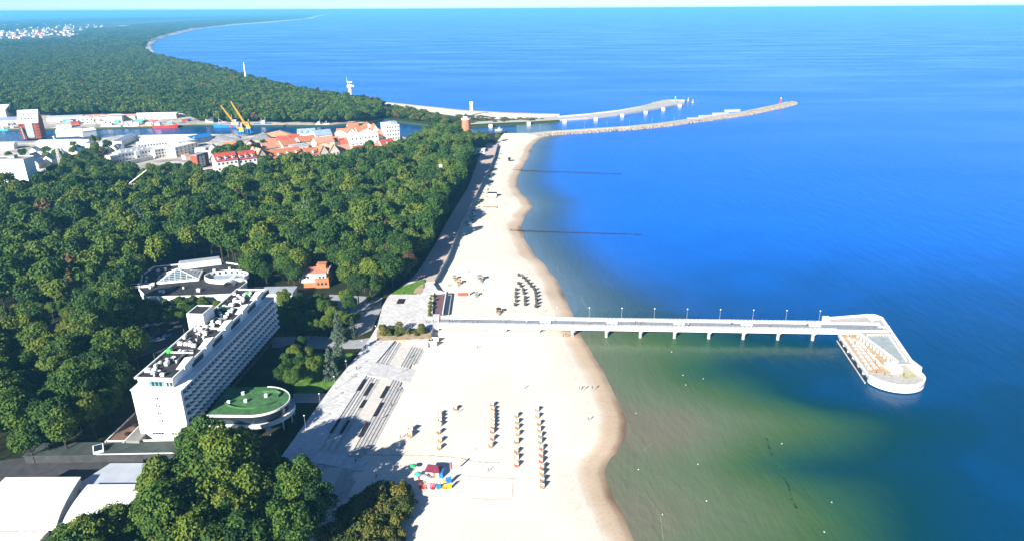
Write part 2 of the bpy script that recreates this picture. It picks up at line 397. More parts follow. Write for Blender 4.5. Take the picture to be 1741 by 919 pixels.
NEARBANK = [(-80, 243), (40, 240), (165, 236), (205, 230), (300, 228.5), (480, 227.5), (560, 227), (640, 229), (700, 233), (775, 229), (850, 226), (862, 223)]
FARBANK = [(-80, 222), (0, 220), (170, 217), (260, 215), (340, 212), (480, 213), (560, 213), (628, 209), (652, 202.5), (725, 212), (768, 217.5), (800, 215), (860, 211.5), (900, 209.5), (950, 206)]
nb = [P2(*q) for q in NEARBANK]; fb = [P2(*q) for q in FARBANK]
inl = [(p[0], p[1]) for p in INLAND]
near_poly = [(-6000, nb[0][1]+60)] + nb + [(p[0]+0.5, p[1]) for p in inl[::-1]] + [(-200, -300), (-6000, -300)]
structure(MB().prism(near_poly, -1.5, GZ-0.03, bottom=False).build('ground', GROUND))
west_coast_px = [(952, 193.5), (900, 192), (860, 191), (790, 187), (720, 180), (640, 172), (600, 166), (560, 160), (520, 154), (470, 143), (420, 131), (360, 115), (300, 102), (278, 97)]
bay_px = [(264, 91), (257, 82), (257, 76), (268, 68), (285, 62), (330, 50.5), (400, 42.5), (470, 37.5), (530, 31.5), (545, 27.5), (558, 24.5), (572, 22)]
wc = [P2(x, y, 0.3) for x, y in west_coast_px]; bay = [P2(x, y, 0.3) for x, y in bay_px]
dune = [P2(x, y) for x, y in [(950, 203), (900, 205), (860, 204), (790, 200), (720, 190), (652, 177), (612, 170), (575, 165), (535, 158), (483, 146), (430, 133), (366, 116), (305, 103), (279, 98)]]
binl = [P2(x, y) for x, y in [(258, 91), (240, 82), (243, 74), (256, 66), (275, 59.6), (321, 48.5), (393, 40.6), (465, 35.9), (526, 30.1), (539, 26.4), (553, 23.8), (568, 21.4)]]
LANDEDGE = [(a_[0]*0.35+b_[0]*0.65, a_[1]*0.35+b_[1]*0.65) for a_, b_ in zip(wc+bay, dune+binl)]
west_poly = [(-6000, fb[0][1]+60)] + fb + LANDEDGE + [(-30000, 90000), (-99000, 90000), (-99000, 1000)]
structure(MB().prism(west_poly, -1.5, GZ-0.03, bottom=False).build('far_land', FARLAND))
# yard of the harbour, lies on the town side
yard = [P2(*q) for q in [(-80, 243.2), (40, 240.2), (165, 236.2), (205, 230.2), (300, 228.7), (480, 227.7), (560, 227.2), (640, 229.2), (690, 233.4), (700, 250), (640, 262), (560, 275), (440, 296), (370, 306), (330, 318), (240, 335), (200, 300), (100, 275), (60, 300), (-80, 330)]]
structure(MB().prism(yard, GZ-0.02, GZ+0.02, bottom=False).build('harbour_yard', YARD))
yard2 = [P2(*q) for q in [(-80, 221.8), (0, 219.8), (170, 216.8), (260, 214.8), (340, 211.8), (480, 212.8), (560, 212.8), (628, 208.8), (600, 206.5), (480, 208), (340, 206), (320, 195), (250, 193), (80, 194), (-80, 196)]]
structure(MB().prism(yard2, GZ-0.02, GZ+0.02, bottom=False).build('far_quay', YARD))
# west beach and the beach round the bay
mb = MB(); rows = []
for a_, b_ in zip(wc, dune):
    a_, b_ = Vector((*a_, 0)), Vector((*b_, 0)); d = b_-a_
    rows.append([tuple(a_-d*0.15+Vector((0, 0, -0.4))), tuple(a_+Vector((0, 0, 0.05))), tuple(a_+d*0.12+Vector((0, 0, 0.7))), tuple(a_+d*0.4+Vector((0, 0, GZ+0.03))), tuple(b_+Vector((0, 0, GZ+0.05)))])
mb.loft(rows); structure(mb.build('west_beach', SAND, smooth=True))
mb = MB(); rows = []
for a_, b_ in zip(bay, binl):
    a_, b_ = Vector((*a_, 0)), Vector((*b_, 0)); d = b_-a_
    rows.append([tuple(a_-d*0.1+Vector((0, 0, -0.4))), tuple(a_+d*0.12+Vector((0, 0, 1.2))), tuple(a_+d*0.5+Vector((0, 0, GZ+0.3))), tuple(b_+Vector((0, 0, GZ+0.5)))])
mb.loft(rows); structure(mb.build('bay_beach', SAND, smooth=True))
# ------------------------------------------------------------------ promenade and seating steps
PZ = 4.5
SO = Vector((-68.8, 200.2)); SA = Vector((0.127, 0.992)).normalized(); SB = Vector((SA.y, -SA.x))
def S(a, b): q = SO+SA*a+SB*b; return (q.x, q.y)
def paving_mat():
    m = bpy.data.materials.new('patterned_paving'); m.use_nodes = True
    n, l = m.node_tree.nodes, m.node_tree.links
    b = n['Principled BSDF']; b.inputs['Roughness'].default_value = 0.85; b.inputs['Specular IOR Level'].default_value = 0.2
    ge = n.new('ShaderNodeNewGeometry'); mp = n.new('ShaderNodeMapping'); mp.inputs['Rotation'].default_value = (0, 0, R(7.3)); mp.inputs['Scale'].default_value = (0.55, 0.55, 0.55)
    l.new(ge.outputs['Position'], mp.inputs[0])
    br = n.new('ShaderNodeTexBrick'); br.inputs['Color1'].default_value = (0.64, 0.64, 0.64, 1); br.inputs['Color2'].default_value = (0.34, 0.35, 0.37, 1); br.inputs['Mortar'].default_value = (0.28, 0.28, 0.28, 1)
    br.inputs['Scale'].default_value = 1.0; br.inputs['Mortar Size'].default_value = 0.04; br.inputs['Brick Width'].default_value = 0.9; br.inputs['Row Height'].default_value = 0.55
    l.new(mp.outputs[0], br.inputs['Vector'])
    no = n.new('ShaderNodeTexNoise'); no.inputs['Scale'].default_value = 0.15; no.inputs['Detail'].default_value = 6
    l.new(ge.outputs['Position'], no.inputs['Vector'])
    mx = n.new('ShaderNodeMix'); mx.data_type = 'RGBA'; mx.inputs['B'].default_value = (0.60, 0.59, 0.57, 1)
    l.new(no.outputs['Fac'], mx.inputs['Factor']); l.new(br.outputs['Color'], mx.inputs['A']); l.new(mx.outputs['Result'], b.inputs['Base Color'])
    return m
PATT = paving_mat()
left_edge = [P2(x, y, PZ) for x, y in [(380, 930), (425, 850), (460, 800), (512, 728), (565, 655), (605, 606), (632, 570)]]
prom = left_edge + [P2(640, 560, PZ), S(92, 3), S(60, 0), S(-30, 0)]
structure(MB().prism(prom, 1.0, PZ, bottom=False).build('promenade', PATT))
plaza = [P2(x, y, PZ) for x, y in [(640, 559.5), (650, 520), (660, 503), (692, 479), (736, 480), (744, 492), (752, 494), (747, 537), (746, 554), (736, 556), (727, 583), (700, 582)]] + [S(92.2, 3)]
structure(MB().prism(plaza, 1.0, PZ+0.006, bottom=False).build('pier_plaza', PAVE))
steps = thing('seating_steps', 'long pale concrete seating steps from the promenade down to the beach', 'steps', (SO.x, SO.y, 0), -math.atan2(SA.x, SA.y))
# local x = towards the sea, local y = along the promenade
def stepbox(y0, y1, x0, x1, z, m=CONC, name='step'):
    me = MB().box(((x0+x1)/2, (y0+y1)/2, 1.2), (x1-x0, y1-y0, z-1.2)).mesh(name, m)
    return link(name, me, steps)
for (y0, y1) in ((-24, -5), (1.5, 54.5), (66, 89)):
    n_up = 5
    for k in range(n_up): stepbox(y0, y1, 0.02+k*1.15, 0.02+(k+1)*1.15, PZ-0.10-(k+1)*0.22, PAVE if k % 2 else CONC)
    zl = PZ-0.10-n_up*0.22
    stepbox(y0, y1, 5.80, 11.6, zl-0.10, mat('warm_paving', (0.56, 0.53, 0.49), 0.85, 0.08, 0.6), 'landing')
    for k in range(5): stepbox(y0+(0 if k < 3 else k*1.2), y1-(0 if k < 3 else k*1.2), 11.62+k*1.2, 11.62+(k+1)*1.2, zl-0.12-(k+1)*0.22, CONC)
for (y0, y1, sk) in ((-4.9, 1.4, -4), (54.6, 65.9, -6)):
    v = [(0.05, y0, PZ), (0.05, y1, PZ), (18.5, y1+sk, 2.05), (18.5, y0+sk, 2.05)]
    v = [(0.05, y0, PZ-0.01), (0.05, y1, PZ-0.01), (9, y1, 3.3), (9, y0, 3.3), (18.5, y1, 2.04), (18.5, y0, 2.04)]
    v2 = [(x, y, 1.2) for x, y, z in v]
    MB().add(v+v2, [(0, 3, 2, 1), (3, 5, 4, 2), (0, 6, 9, 3), (3, 9, 11, 5), (1, 2, 8, 7), (2, 4, 10, 8), (5, 11, 10, 4)]).build('ramp', PAVE, steps)
# dark benches on the steps
def to_S(p): d = Vector((p[0], p[1]))-SO; return d.dot(SA), d.dot(SB)
bench_px = [((607, 666), (621, 647)), ((619, 672), (632, 651)), ((612, 692), (620, 679)), ((563, 738), (578, 714)), ((579, 736), (594, 714)), ((647, 675), (659, 655)), ((635, 705), (649, 682)), ((610, 741), (625, 717))]
blab = ['far end of the upper row', 'second from the far end, one step lower', 'middle of the upper steps', 'near end of the upper steps', 'one step below the nearest shaded bench', 'far end of the lower steps', 'middle of the lower steps', 'near end of the lower steps']
for (q0, q1), bl in zip(bench_px, blab):
    a0, b0 = to_S(P2(*q0, 3.7)); a1, b1 = to_S(P2(*q1, 3.7)); bb = (b0+b1)/2; aa = (a0+a1)/2; L = abs(a1-a0)
    z = PZ-0.10-(int(max(bb-0.02, 0)/1.15)+1)*0.22 if bb < 5.8 else (3.2 if bb < 11.6 else 3.17-(int((bb-11.62)/1.2)+1)*0.22)
    x, y = S(aa, bb)
    t = thing('step_bench', 'dark timber bench slab on the seating steps, '+bl, 'bench', (x, y, z), -math.atan2(SA.x, SA.y), 'dark benches on the seating steps')
    MB().box((0, 0, 0.32), (1.0, L, 0.12)).build('seat', DARK, t)
    for s_ in (-1, 0, 1): MB().box((0, s_*(L/2-0.4), 0.005), (0.8, 0.3, 0.312)).build('leg', DARK, t)
# far promenade on its embankment with the sea wall
wl = [P2(x, y, 4.0) for x, y in [(738, 479), (760, 441), (775, 402), (785, 379), (800, 350), (815, 320), (830, 290), (840, 268), (846, 246)]]
ll = [P2(x, y, 4.0) for x, y in [(694, 479), (715, 455), (742, 412), (756, 384), (776, 350), (795, 320), (806, 292), (814, 268), (828, 244)]]
structure(MB().prism(wl+ll[::-1], 1.0, 4.0, bottom=False).build('beach_promenade', PINKPAVE))
mb = MB()
for a_, b_ in zip(wl, wl[1:]):
    d = Vector((b_[0]-a_[0], b_[1]-a_[1])); L = d.length; rz = math.atan2(d.y, d.x)
    mb.box(((a_[0]+b_[0])/2+0.25, (a_[1]+b_[1])/2, 1.0), (L+0.3, 0.5, 4.0), rz)
tag(mb.build('sea_wall', DCONC), 'low grey wall between far beach promenade and the sand', 'wall')

# dune grass strip along the far promenade is planted later
# sunken plum court, planters, lawn on the plaza
structure(MB().prism([P2(x, y, 4.6) for x, y in [(738, 499), (757, 499), (751, 533), (735, 533)]], PZ-0.2, PZ+0.03, bottom=False).build('plum_court', PURPLE))
mb = MB()
for q0, q1 in (((737.5, 498), (758, 498)), ((737, 498), (734.5, 534)), ((758.5, 498), (752.5, 534))):
    a_, b_ = P(*q0, 4.6), P(*q1, 4.6); d = b_-a_
    mb.box(((a_.x+b_.x)/2, (a_.y+b_.y)/2, PZ), (d.length, 0.4, 1.0), math.atan2(d.y, d.x))
tag(mb.build('court_wall', WHITE), 'low white parapet round the plum coloured court by the pier', 'wall')
structure(MB().prism([P2(x, y, PZ) for x, y in [(664, 500), (680, 488), (722, 474), (722, 488), (708, 500)]], 1.0, PZ+0.1, bottom=False).build('lawn', LAWN))
structure(MB().prism([P2(x, y, PZ) for x, y in [(703, 498), (706, 490), (720, 482), (719, 494), (714, 500)]], PZ, PZ+0.13, bottom=False).build('flower_bed', EARTH))
structure(MB().prism([P2(x, y, PZ) for x, y in [(641, 579), (641, 560), (730, 557), (734, 575)]], 1.2, PZ+0.12, bottom=False).build('planting_bed', EARTH))
structure(MB().prism([P2(x, y, PZ) for x, y in [(726, 538), (733, 500), (741, 500), (735, 538)]], PZ, PZ+0.14, bottom=False).build('narrow_bed', EARTH))
tag(MB().prism([P2(x, y, PZ) for x, y in [(674, 516), (678, 508.5), (688, 508.5), (685, 516)]], PZ+0.0, PZ+0.5).build('dark_table_block', DARK), 'dark square seating block on the white plaza', 'bench')
# white curved roof screen wall in front of the plaza (stair wall with its wedge shadow)
t = thing('beach_stair', 'pale concrete beach stair walls at the foot of the plaza', 'stair', (*P2(730, 588, 2), 2.0), R(-2))
MB().box((-3, 0.0, 0), (13, 0.5, 2.6)).build('side_wall', WHITE, t)
MB().box((-1, 4.2, 0), (9.5, 0.5, 2.6)).build('side_wall', WHITE, t)
for k in range(6): MB().box((-6+k*1.6, 2.1, 0), (1.6, 3.6, 2.4-k*0.4)).build('tread', CONC, t)

# ------------------------------------------------------------------ pier
PO = Vector((-36, 301.0)); PR = math.atan(-0.047); PL = 214.0; PW = 8.8; DZ = 5.5
pier = thing('pier', 'long white concrete pier running out to sea from the plaza', 'pier', (PO.x, PO.y, 0), PR)
DECK = mat('pier_deck', (0.25, 0.27, 0.30), 0.8, 0.12, 0.5)
bay = 16.4; nb_ = 13
me = MB().box((0, 0, 0), (bay-0.22, PW-3.0, 0.3)).mesh('deck_slab', DECK)
for k in range(nb_): link('deck_slab', me, pier, ((k+0.5)*bay, PW/2, DZ-0.3))
for s_, nm in ((0.75, 'kerb_walk'), (PW-0.75, 'kerb_walk')):
    MB().box((PL/2, s_, DZ-0.35), (PL, 1.5, 0.47)).build(nm, WHITE, pier)
for s_ in (-0.16, PW+0.16): MB().box((PL/2, s_, DZ-1.5), (PL, 0.32, 1.9)).build('fascia', WHITE, pier)
for s_ in (1.9, PW-1.9): MB().box((PL/2, s_, DZ-1.6), (PL, 0.9, 1.2)).build('girder', CONC, pier)
def railing(mb, a_, b_, z, h=1.1, step=2.0, r=0.06):
    a_, b_ = Vector((*a_[:2], z)), Vector((*b_[:2], z)); d = b_-a_; n_ = max(1, int(d.length/step))
    for k in range(n_+1):
        p = a_+d*(k/n_); mb.box((p.x, p.y, z), (r*2, r*2, h))
    for hz in (h, h*0.55): mb.tube(a_+Vector((0, 0, hz)), b_+Vector((0, 0, hz)), r, n=5)
for s_ in (0.35, PW-0.35):
    mb = MB(); railing(mb, (0, s_), (PL-24, s_), DZ+0.12); mb.build('railing', WHITE, pier)
me = MB().box((0, 0, 3.0), (1.6, 8.4, 0.95)).box((0, 0, 3.6), (1.9, 9.2, 0.35)).mesh('crossbeam', CONC)
me2 = MB().tube((0, 0, -2), (0, 0, 3.05), 0.75, n=14).mesh('pile', CONC)
for k in range(2, nb_):
    link('crossbeam', me, pier, (k*bay-0.3, PW/2, 0))
    for s_ in (1.0, PW-1.0): link('pile', me2, pier, (k*bay-0.3, s_, 0))
def PX(l, s_, z): # pier coordinates to the world
    c, s = math.cos(PR), math.sin(PR); return (PO.x+l*c-s_*s, PO.y+l*s+s_*c, z)
# lamps on the far side
def make_lamp(label, loc, group, h=6.2, rz=0):
    t = thing('street_lamp', label, 'lamp', loc, rz, group)
    MB().tube((0, 0, 0), (0, 0, h), 0.11, 0.07, 6).build('pole', METAL, t)
    MB().box((0, 0, 0), (0.4, 0.4, 0.3)).build('base', METAL, t)
    MB().lathe([(0.10, 0), (0.32, 0.12), (0.34, 0.3), (0.05, 0.46)], (0, 0, h-0.05), 8).build('lamp_head', WHITE, t)
    return t
ordw = ['first', 'second', 'third', 'fourth', 'fifth', 'sixth', 'seventh', 'eighth', 'ninth', 'tenth', 'eleventh', 'twelfth', 'thirteenth', 'fourteenth', 'fifteenth', 'sixteenth']
lamp0 = None
for k in range(12):
    lab = 'slim grey lamp post on the pier, %s from the beach end' % ordw[k]
    loc = PX(10+k*15.9, PW-0.2, DZ+0.12)
    if lamp0 is None: lamp0 = make_lamp(lab, loc, 'lamp posts along the pier')
    else: copy_thing(lamp0, loc, 0, lab)
# white bench islands along the deck
b0 = None
for k in range(6):
    loc = PX(52+k*32.4, PW/2-0.2, DZ); lab = 'long white bench on the pier deck, %s from the beach' % ordw[k]
    if b0 is None:
        b0 = thing('deck_bench', lab, 'bench', loc, PR, 'white benches on the pier')
        MB().box((0, 0, 0.38), (5.4, 1.1, 0.14)).build('seat', WHITE, b0)
        for s_ in (-2, 0, 2): MB().box((s_, 0, 0.004), (0.4, 0.8, 0.376)).build('leg', CONC, b0)
        MB().box((0, 0, 0.52), (5.4, 0.12, 0.45)).build('backrest', WHITE, b0)
    else: copy_thing(b0, loc, PR, lab)

# ---- pier head
HX = thing('angled_pier', 'white angled pier head with timber lower deck and rounded bow', 'pier', (0, 0, 0))
A_, B_, C_, D_ = (182.5, 305.5), (171.8, 257), (156.0, 294.0), (150.8, 254.5)
bow = []
for k in range(25):
    t_ = math.pi+math.pi*k/24+0.12; bow.append((162.2+11.6*math.cos(t_), 254.0+9.9*math.sin(t_)))
low = [C_, (161, 294), (166.5, 262), bow[0]]
low_full = [C_, (178, 293), B_] + bow[::-1]
MB().prism(low_full, 1.9, 2.9).build('lower_slab', CONC, HX)
MB().prism([(157.5, 294.5), (163.5, 294.5), (167, 261), (163, 255.5), (153.2, 257)], 2.9, 2.96).build('timber_deck', DECKW, HX)
upper = [(158.5, 296.5), A_, (172.2, 260), (166.4, 260), (162.6, 291)]
MB().prism(upper, 4.75, 5.35).build('upper_deck', mat('grey_deck_concrete', (0.36, 0.37, 0.38), 0.85, 0.1, 0.4), HX)
MB().prism([(165.2, 286), (175.5, 286), (170.6, 262.5), (167.4, 262.5)], 5.35, 5.40).build('deck_panel', mat('pale_green_deck', (0.31, 0.36, 0.37), 0.8, 0.10, 0.4), HX)
MB().prism([(167, 301.5), (179.5, 302.5), (177.2, 288), (165.8, 287)], 5.35, 5.41).build('deck_panel', mat('pale_timber_panel', (0.40, 0.38, 0.31), 0.8, 0.08, 0.4), HX)
# bow wall (parapet) following the curve, up the seaward side
def wallstrip(pts, z0, z1, th, name, m, parent):
    mb = MB(); n_ = len(pts); nor = []
    for i in range(n_):
        a_ = Vector(pts[max(i-1, 0)]); b_ = Vector(pts[min(i+1, n_-1)]); d = (b_-a_).normalized(); nor.append(Vector((d.y, -d.x)))
    rows = []
    for p, q in zip(pts, nor):
        i_ = Vector(p)-q*th
        rows.append([(p[0], p[1], z0), (p[0], p[1], z1), (i_.x, i_.y, z1), (i_.x, i_.y, z0)])
    mb.loft(rows); k = len(rows)
    mb.add(rows[0], [(0, 1, 2, 3)]); mb.add(rows[-1], [(3, 2, 1, 0)])
    return mb.build(name, m, parent)
wallstrip(bow, 0.5, 4.2, 0.75, 'bow_wall', WHITE, HX)
wallstrip([bow[-1], (173.2, 262), (178, 284), (182.7, 305.6), (180.5, 309.0), (176, 309.3)], 1.2, 6.4, 0.7, 'side_wall', WHITE, HX)
wallstrip([(176, 309.3), (153, 305.6)], 4.2, 6.3, 0.5, 'rear_wall', WHITE, HX)
MB().prism([(152, 299.5), (176, 299.5), (176, 309.0), (153, 305.3)], 4.7, 5.44).build('rear_slab', CONC, HX)
MB().prism([P2(1520, 655, 2.9), P2(1520, 628, 2.9), P2(1545, 628, 2.9), P2(1543, 648, 2.9)][::-1] if False else [(161.5, 262), (166.2, 262), (166.5, 256.5), (162.6, 256.5)], 2.96, 5.3).build('stair_block', WHITE, HX)
MB().prism([(163.5, 258), (171.4, 258), (171.0, 253), (165, 251)], 2.9, 3.0).build('bow_panel', mat('olive_deck', (0.40, 0.40, 0.24), 0.8, 0.1, 0.4), HX)
mb = MB(); railing(mb, C_, D_, 2.9, 1.1, 1.2, 0.07); mb.build('railing', WHITE, HX)
mb = MB(); railing(mb, (163, 291), (166.5, 261), 5.35, 1.1, 1.3, 0.09); mb.build('railing', WHITE, HX)
mb = MB(); railing(mb, (166, 286.6), (176.4, 286.6), 5.4, 1.0, 1.3, 0.07); mb.build('railing', WHITE, HX)
mb = MB(); railing(mb, (170.8, 262), (175.6, 286), 5.4, 0.9, 1.2, 0.07); mb.build('railing', WHITE, HX)
for k in range(12):        # open columns under the upper deck edge
    f_ = k/11; link('column', MB().box((0, 0, 2.96), (0.5, 0.5, 1.8)).mesh('column', WHITE), HX, (163.4+(166.6-163.4)*f_, 290-28*f_, 0))
for k in range(7):
    f_ = k/6; link('pile', me2, HX, (C_[0]+1.2+(D_[0]-C_[0])*f_, C_[1]+(D_[1]-C_[1])*f_, -1.1))
mb = MB(); mb.tube((155, 292, 0.35), (149.4, 252.8, 0.35), 0.3, n=6); mb.build('fender_beam', CONC, HX)
for k in range(14): link('fender_post', MB().box((0, 0, -1.5), (0.35, 0.35, 3.6)).mesh('fender_post', DARK), HX, (155.3-5.6*k/13, 291.5-38.5*k/13, 0))
# small kiosk and lamp at the bend
MB().box((154, 304.3, 5.44), (3.0, 1.4, 2.0)).build('shelter', WHITE, HX)
# cafe benches in rows on the lower deck
c0 = None; n_ = 0
for row, (x0, y0, x1, y1) in enumerate(((158.6, 288, 154.3, 260), (160.2, 286.5, 157.2, 261), (162.0, 285, 160.4, 263))):
    for k in range(9):
        f_ = k/8; loc = (x0+(x1-x0)*f_, y0+(y1-y0)*f_, 2.965); rz = math.atan2(y1-y0, x1-x0)
        lab = 'white picnic bench on the pier head, %s row from water, %s from pier' % (ordw[row], ordw[k])
        if c0 is None:
            c0 = thing('picnic_bench', lab, 'bench', loc, rz, 'benches on the timber pier deck')
            MB().box((0, 0, 0.66), (2.0, 0.7, 0.08)).build('table_top', WHITE, c0)
            for s_ in (-1, 1): MB().box((0, s_*0.65, 0.40), (2.0, 0.3, 0.06)).build('seat', WHITE, c0)
            for s_ in (-0.7, 0.7): MB().box((s_, 0, 0), (0.12, 1.4, 0.40)).box((s_, 0, 0.40), (0.12, 0.3, 0.26)).build('trestle', METAL, c0)
        else: copy_thing(c0, loc, rz, lab)

# ------------------------------------------------------------------ hotel
hrz = -math.atan2(5.8, 83.6)
hotel = thing('hotel', 'large white slab hotel with rows of angled sea balconies and cluttered black roof', 'hotel', (-134.8, 210.2, GZ), hrz)
HW, HL, HT = 18.0, 84.0, 22.0            # local: x across, y along
HWALL = mat('hotel_render', (0.82, 0.81, 0.78), 0.7, 0.04, 0.25)
MB().box((HW/2, HL/2, 7.2), (HW, HL, HT-7.2)).build('wall', HWALL, hotel)
MB().box((HW/2-1.2, HL/2+0.2, 0), (HW-2.4, HL-0.4, 7.2)).build('ground_storey', mat('brown_plinth', (0.20, 0.13, 0.10), 0.7, 0.15, 0.4), hotel)
MB().box((HW/2-1.2, 0.5, 0), (HW-2.4, 1.4, 7.198)).build('end_wall', HWALL, hotel)
MB().box((HW-1.1, HL/2, 3.0), (0.2, HL-2, 3.4)).build('ground_glazing', GLASS, hotel)
# terrace and set-back top storey
MB().box((HW/2, HL/2, HT), (HW+0.5, HL+0.5, 0.35)).build('cornice', WHITE, hotel)
MB().box((HW/2-1.0, HL/2+0.6, HT+0.35), (HW-5.2, HL-3.5, 3.1)).build('top_storey', HWALL, hotel)
MB().box((HW/2-1.0, HL/2+0.6, HT+3.45), (HW-4.6, HL-2.9, 0.30)).build('roof', BLACKROOF, hotel)
x0, x1, y0, y1, z0 = 1.2, HW-3.2, 1.9, HL-0.7, HT+3.76
for (cx_, cy_, sx_, sy_) in (((x0+x1)/2, y0, x1-x0+0.5, 0.45), ((x0+x1)/2, y1, x1-x0+0.5, 0.45), (x0, (y0+y1)/2, 0.45, y1-y0-0.46), (x1, (y0+y1)/2, 0.45, y1-y0-0.46)):
    MB().box((cx_, cy_, HT+3.752), (sx_, sy_, 0.62)).build('parapet', WHITE, hotel)
for k in (0.24, 0.5, 0.75): MB().box(((x0+x1)/2-1, y0+(y1-y0)*k, z0), (x1-x0-3, 0.4, 0.5)).build('parapet', WHITE, hotel)
# end storey with teal glazing and windows
MB().box((HW/2-0.3, 2.12, HT+0.6), (6.2, 0.10, 2.2)).build('teal_glazing', TEALG, hotel)
me = MB().box((0, 0, 0), (1.0, 0.14, 1.7)).mesh('window', GLASS)
for xx in (7.2, 8.6, 10.0, 12.6, 13.9): link('window', me, hotel, (xx, 2.08, HT+0.8))
MB().box((13.0, 2.10, HT+0.6), (3.0, 0.12, 2.3)).build('window_band', WHITE, hotel)
# windows of the white end wall: a column of paired slits and a low strip
me = MB().box((0, 0, 0), (0.45, 0.12, 0.95)).mesh('window', GLASS)
for k in range(5):
    for s_ in (-0.45, 0.45): link('window', me, hotel, (8.7+s_, -0.04, 18.6-k*3.05))
me = MB().box((0, 0, 0), (0.9, 0.12, 0.7)).mesh('window', GLASS)
for xx in (5.0, 6.1, 7.2, 8.3, 12.2, 13.3): link('window', me, hotel, (xx, -0.24, 4.3))
MB().box((13.6, -0.25, 0.1), (1.8, 0.2, 2.7)).build('door', GLASS, hotel)
# sea front: angled balconies in five rows
bw = 2.62; nbal = 31
BALC = mat('balcony_render', (0.80, 0.80, 0.79), 0.7, 0.04, 0.4)
mb = MB(); dep = 1.6; th = 0.14
tri = [(0, 0), (dep, bw-0.06), (0, bw-0.06)]
mb.prism(tri, 0, 0.2)                                    # floor slab
def wallbox(mb, p, q, z0, z1, t_):
    d = Vector((q[0]-p[0], q[1]-p[1])); mb.box(((p[0]+q[0])/2, (p[1]+q[1])/2, z0), (d.length, t_, z1-z0), math.atan2(d.y, d.x))
wallbox(mb, (0.02, 0.0), (dep, bw-0.10), 0.2, 1.22, th)   # slanting parapet
wallbox(mb, (dep, bw-0.10), (0.0, bw-0.10), 0.2, 1.22, th)   # return
balc_me = mb.mesh('balcony', BALC)
win_me = MB().box((0, 0, 0), (0.10, bw-0.5, 2.1)).mesh('balcony_window', mat('curtained_glass', (0.17, 0.20, 0.24), 0.15, 0.2, 0.4, spec=0.6))
rail_me = MB().box((0, 0, 0), (0.10, bw-0.3, 0.06)).mesh('rail', METAL)
for r_ in range(5):
    zz = 7.4+r_*2.95
    for k in range(nbal):
        yy = 1.2+k*bw
        o = link('balcony', balc_me, hotel, (HW+0.002, yy, zz))
        link('balcony_window', win_me, hotel, (HW+0.02, yy+bw/2, zz+0.3))
# also the land side: flat window bands
for r_ in range(6):
    MB().box((-0.03, HL/2, 4.2+r_*2.95), (0.12, HL-4, 1.4)).build('window_band', GLASS, hotel)
# wedge skylights along the sea edge of the roof
wedge = MB()
for k, yy in enumerate((9, 25, 41, 57, 72)):
    mb = MB(); mb.add([(0, 0, 0), (3.4, 0, 0), (3.4, 6.5, 0), (0, 6.5, 0), (0, 0, 0.5), (0, 6.5, 1.7), (3.4, 0, 1.7), (3.4, 6.5, 2.4)], [(3, 2, 1, 0), (0, 1, 6, 4), (1, 2, 7, 6), (2, 3, 5, 7), (3, 0, 4, 5), (4, 6, 7, 5)])
    o = mb.build('skylight', WHITE, hotel); o.location = (x1-2.6, yy, HT+3.40)
    o = MB().box((0, 0, 0), (0.1, 8.5, 2.0)).build('top_window', GLASS, hotel); o.location = (HW-3.56, yy+11, HT+0.8)
# stair tower on the land side
MB().box((1.2, 50, 0), (7.0, 9.0, HT+8.4)).build('stair_tower', HWALL, hotel)
MB().box((1.2, 50, HT+8.4), (6.0, 8.0, 0.06)).build('tower_roof', BLACKROOF, hotel)
for cx_, cy_, sx_, sy_ in ((1.2, 45.7, 7.0, 0.4), (1.2, 54.3, 7.0, 0.4), (-2.1, 50, 0.4, 8.2), (4.5, 50, 0.4, 8.2)): MB().box((cx_, cy_, HT+8.4), (sx_, sy_, 0.5)).build('parapet', WHITE, hotel)
# roof plant
rr = random.Random(5)
unit = MB().box((0, 0, 0.15), (1.7, 1.1, 1.2)).box((-0.6, 0, 0), (0.2, 1.0, 0.15)).box((0.6, 0, 0), (0.2, 1.0, 0.15)).lathe([(0.42, 0), (0.42, 0.12), (0.1, 0.14)], (0, 0, 1.35), 10).mesh('air_unit', WHITE)
duct = MB().tube((0, 0, 0), (0, 0, 1.0), 0.35, n=8).lathe([(0.35, 0), (0.6, 0.1), (0.6, 0.35), (0.1, 0.6)], (0, 0, 1.0), 10).mesh('vent_cowl', PALEROOF)
dish = MB().tube((0, 0, 0), (0, 0, 1.3), 0.06, n=6).lathe([(0.05, 0), (0.5, 0.12), (0.85, 0.4), (0.8, 0.42), (0.05, 0.06)], (0, 0, 1.2), 12).mesh('satellite_dish', WHITE)
pipe = MB().box((0, 0, 0.3), (0.5, 5.0, 0.5)).box((0, -2, 0), (0.3, 0.3, 0.3)).box((0, 2, 0), (0.3, 0.3, 0.3)).mesh('duct', METAL)
placed = []
for k in range(62):
    for tr in range(20):
        yy = rr.uniform(y0+2, y1-3); xx = rr.uniform(x0+1.2, x1-4.6) if rr.random() < 0.85 else rr.uniform(x0+1.2, x1-3.4)
        if 44 < yy < 57 and xx < 6.2: continue
        if all((xx-a_)**2+(yy-b_)**2 > 3.0 for a_, b_ in placed): break
    else: continue
    placed.append((xx, yy)); q = rr.random()
    link(*(('air_unit', unit) if q < 0.55 else ('vent_cowl', duct) if q < 0.75 else ('satellite_dish', dish) if q < 0.87 else ('duct', pipe)), hotel, (xx, yy, z0-0.01), rr.choice((0, 0, math.pi/2))+hrz*0, rr.uniform(0.7, 1.15))
for xx, yy in ((2.6, 22), (5.2, 62), (8.5, 78)):
    MB().lathe([(1.2, 0), (1.2, 0.9), (0.9, 1.3), (0.1, 1.5)], (xx, yy, z0), 10).build('green_tank', mat('bright_green_plastic', (0.06, 0.55, 0.08), 0.5, 0.1, 1.0), hotel)
for yy in (70, 33, 12): MB().tube((3, yy, z0), (3, yy, z0+4.5), 0.07, 0.04, 6).build('aerial', METAL, hotel)

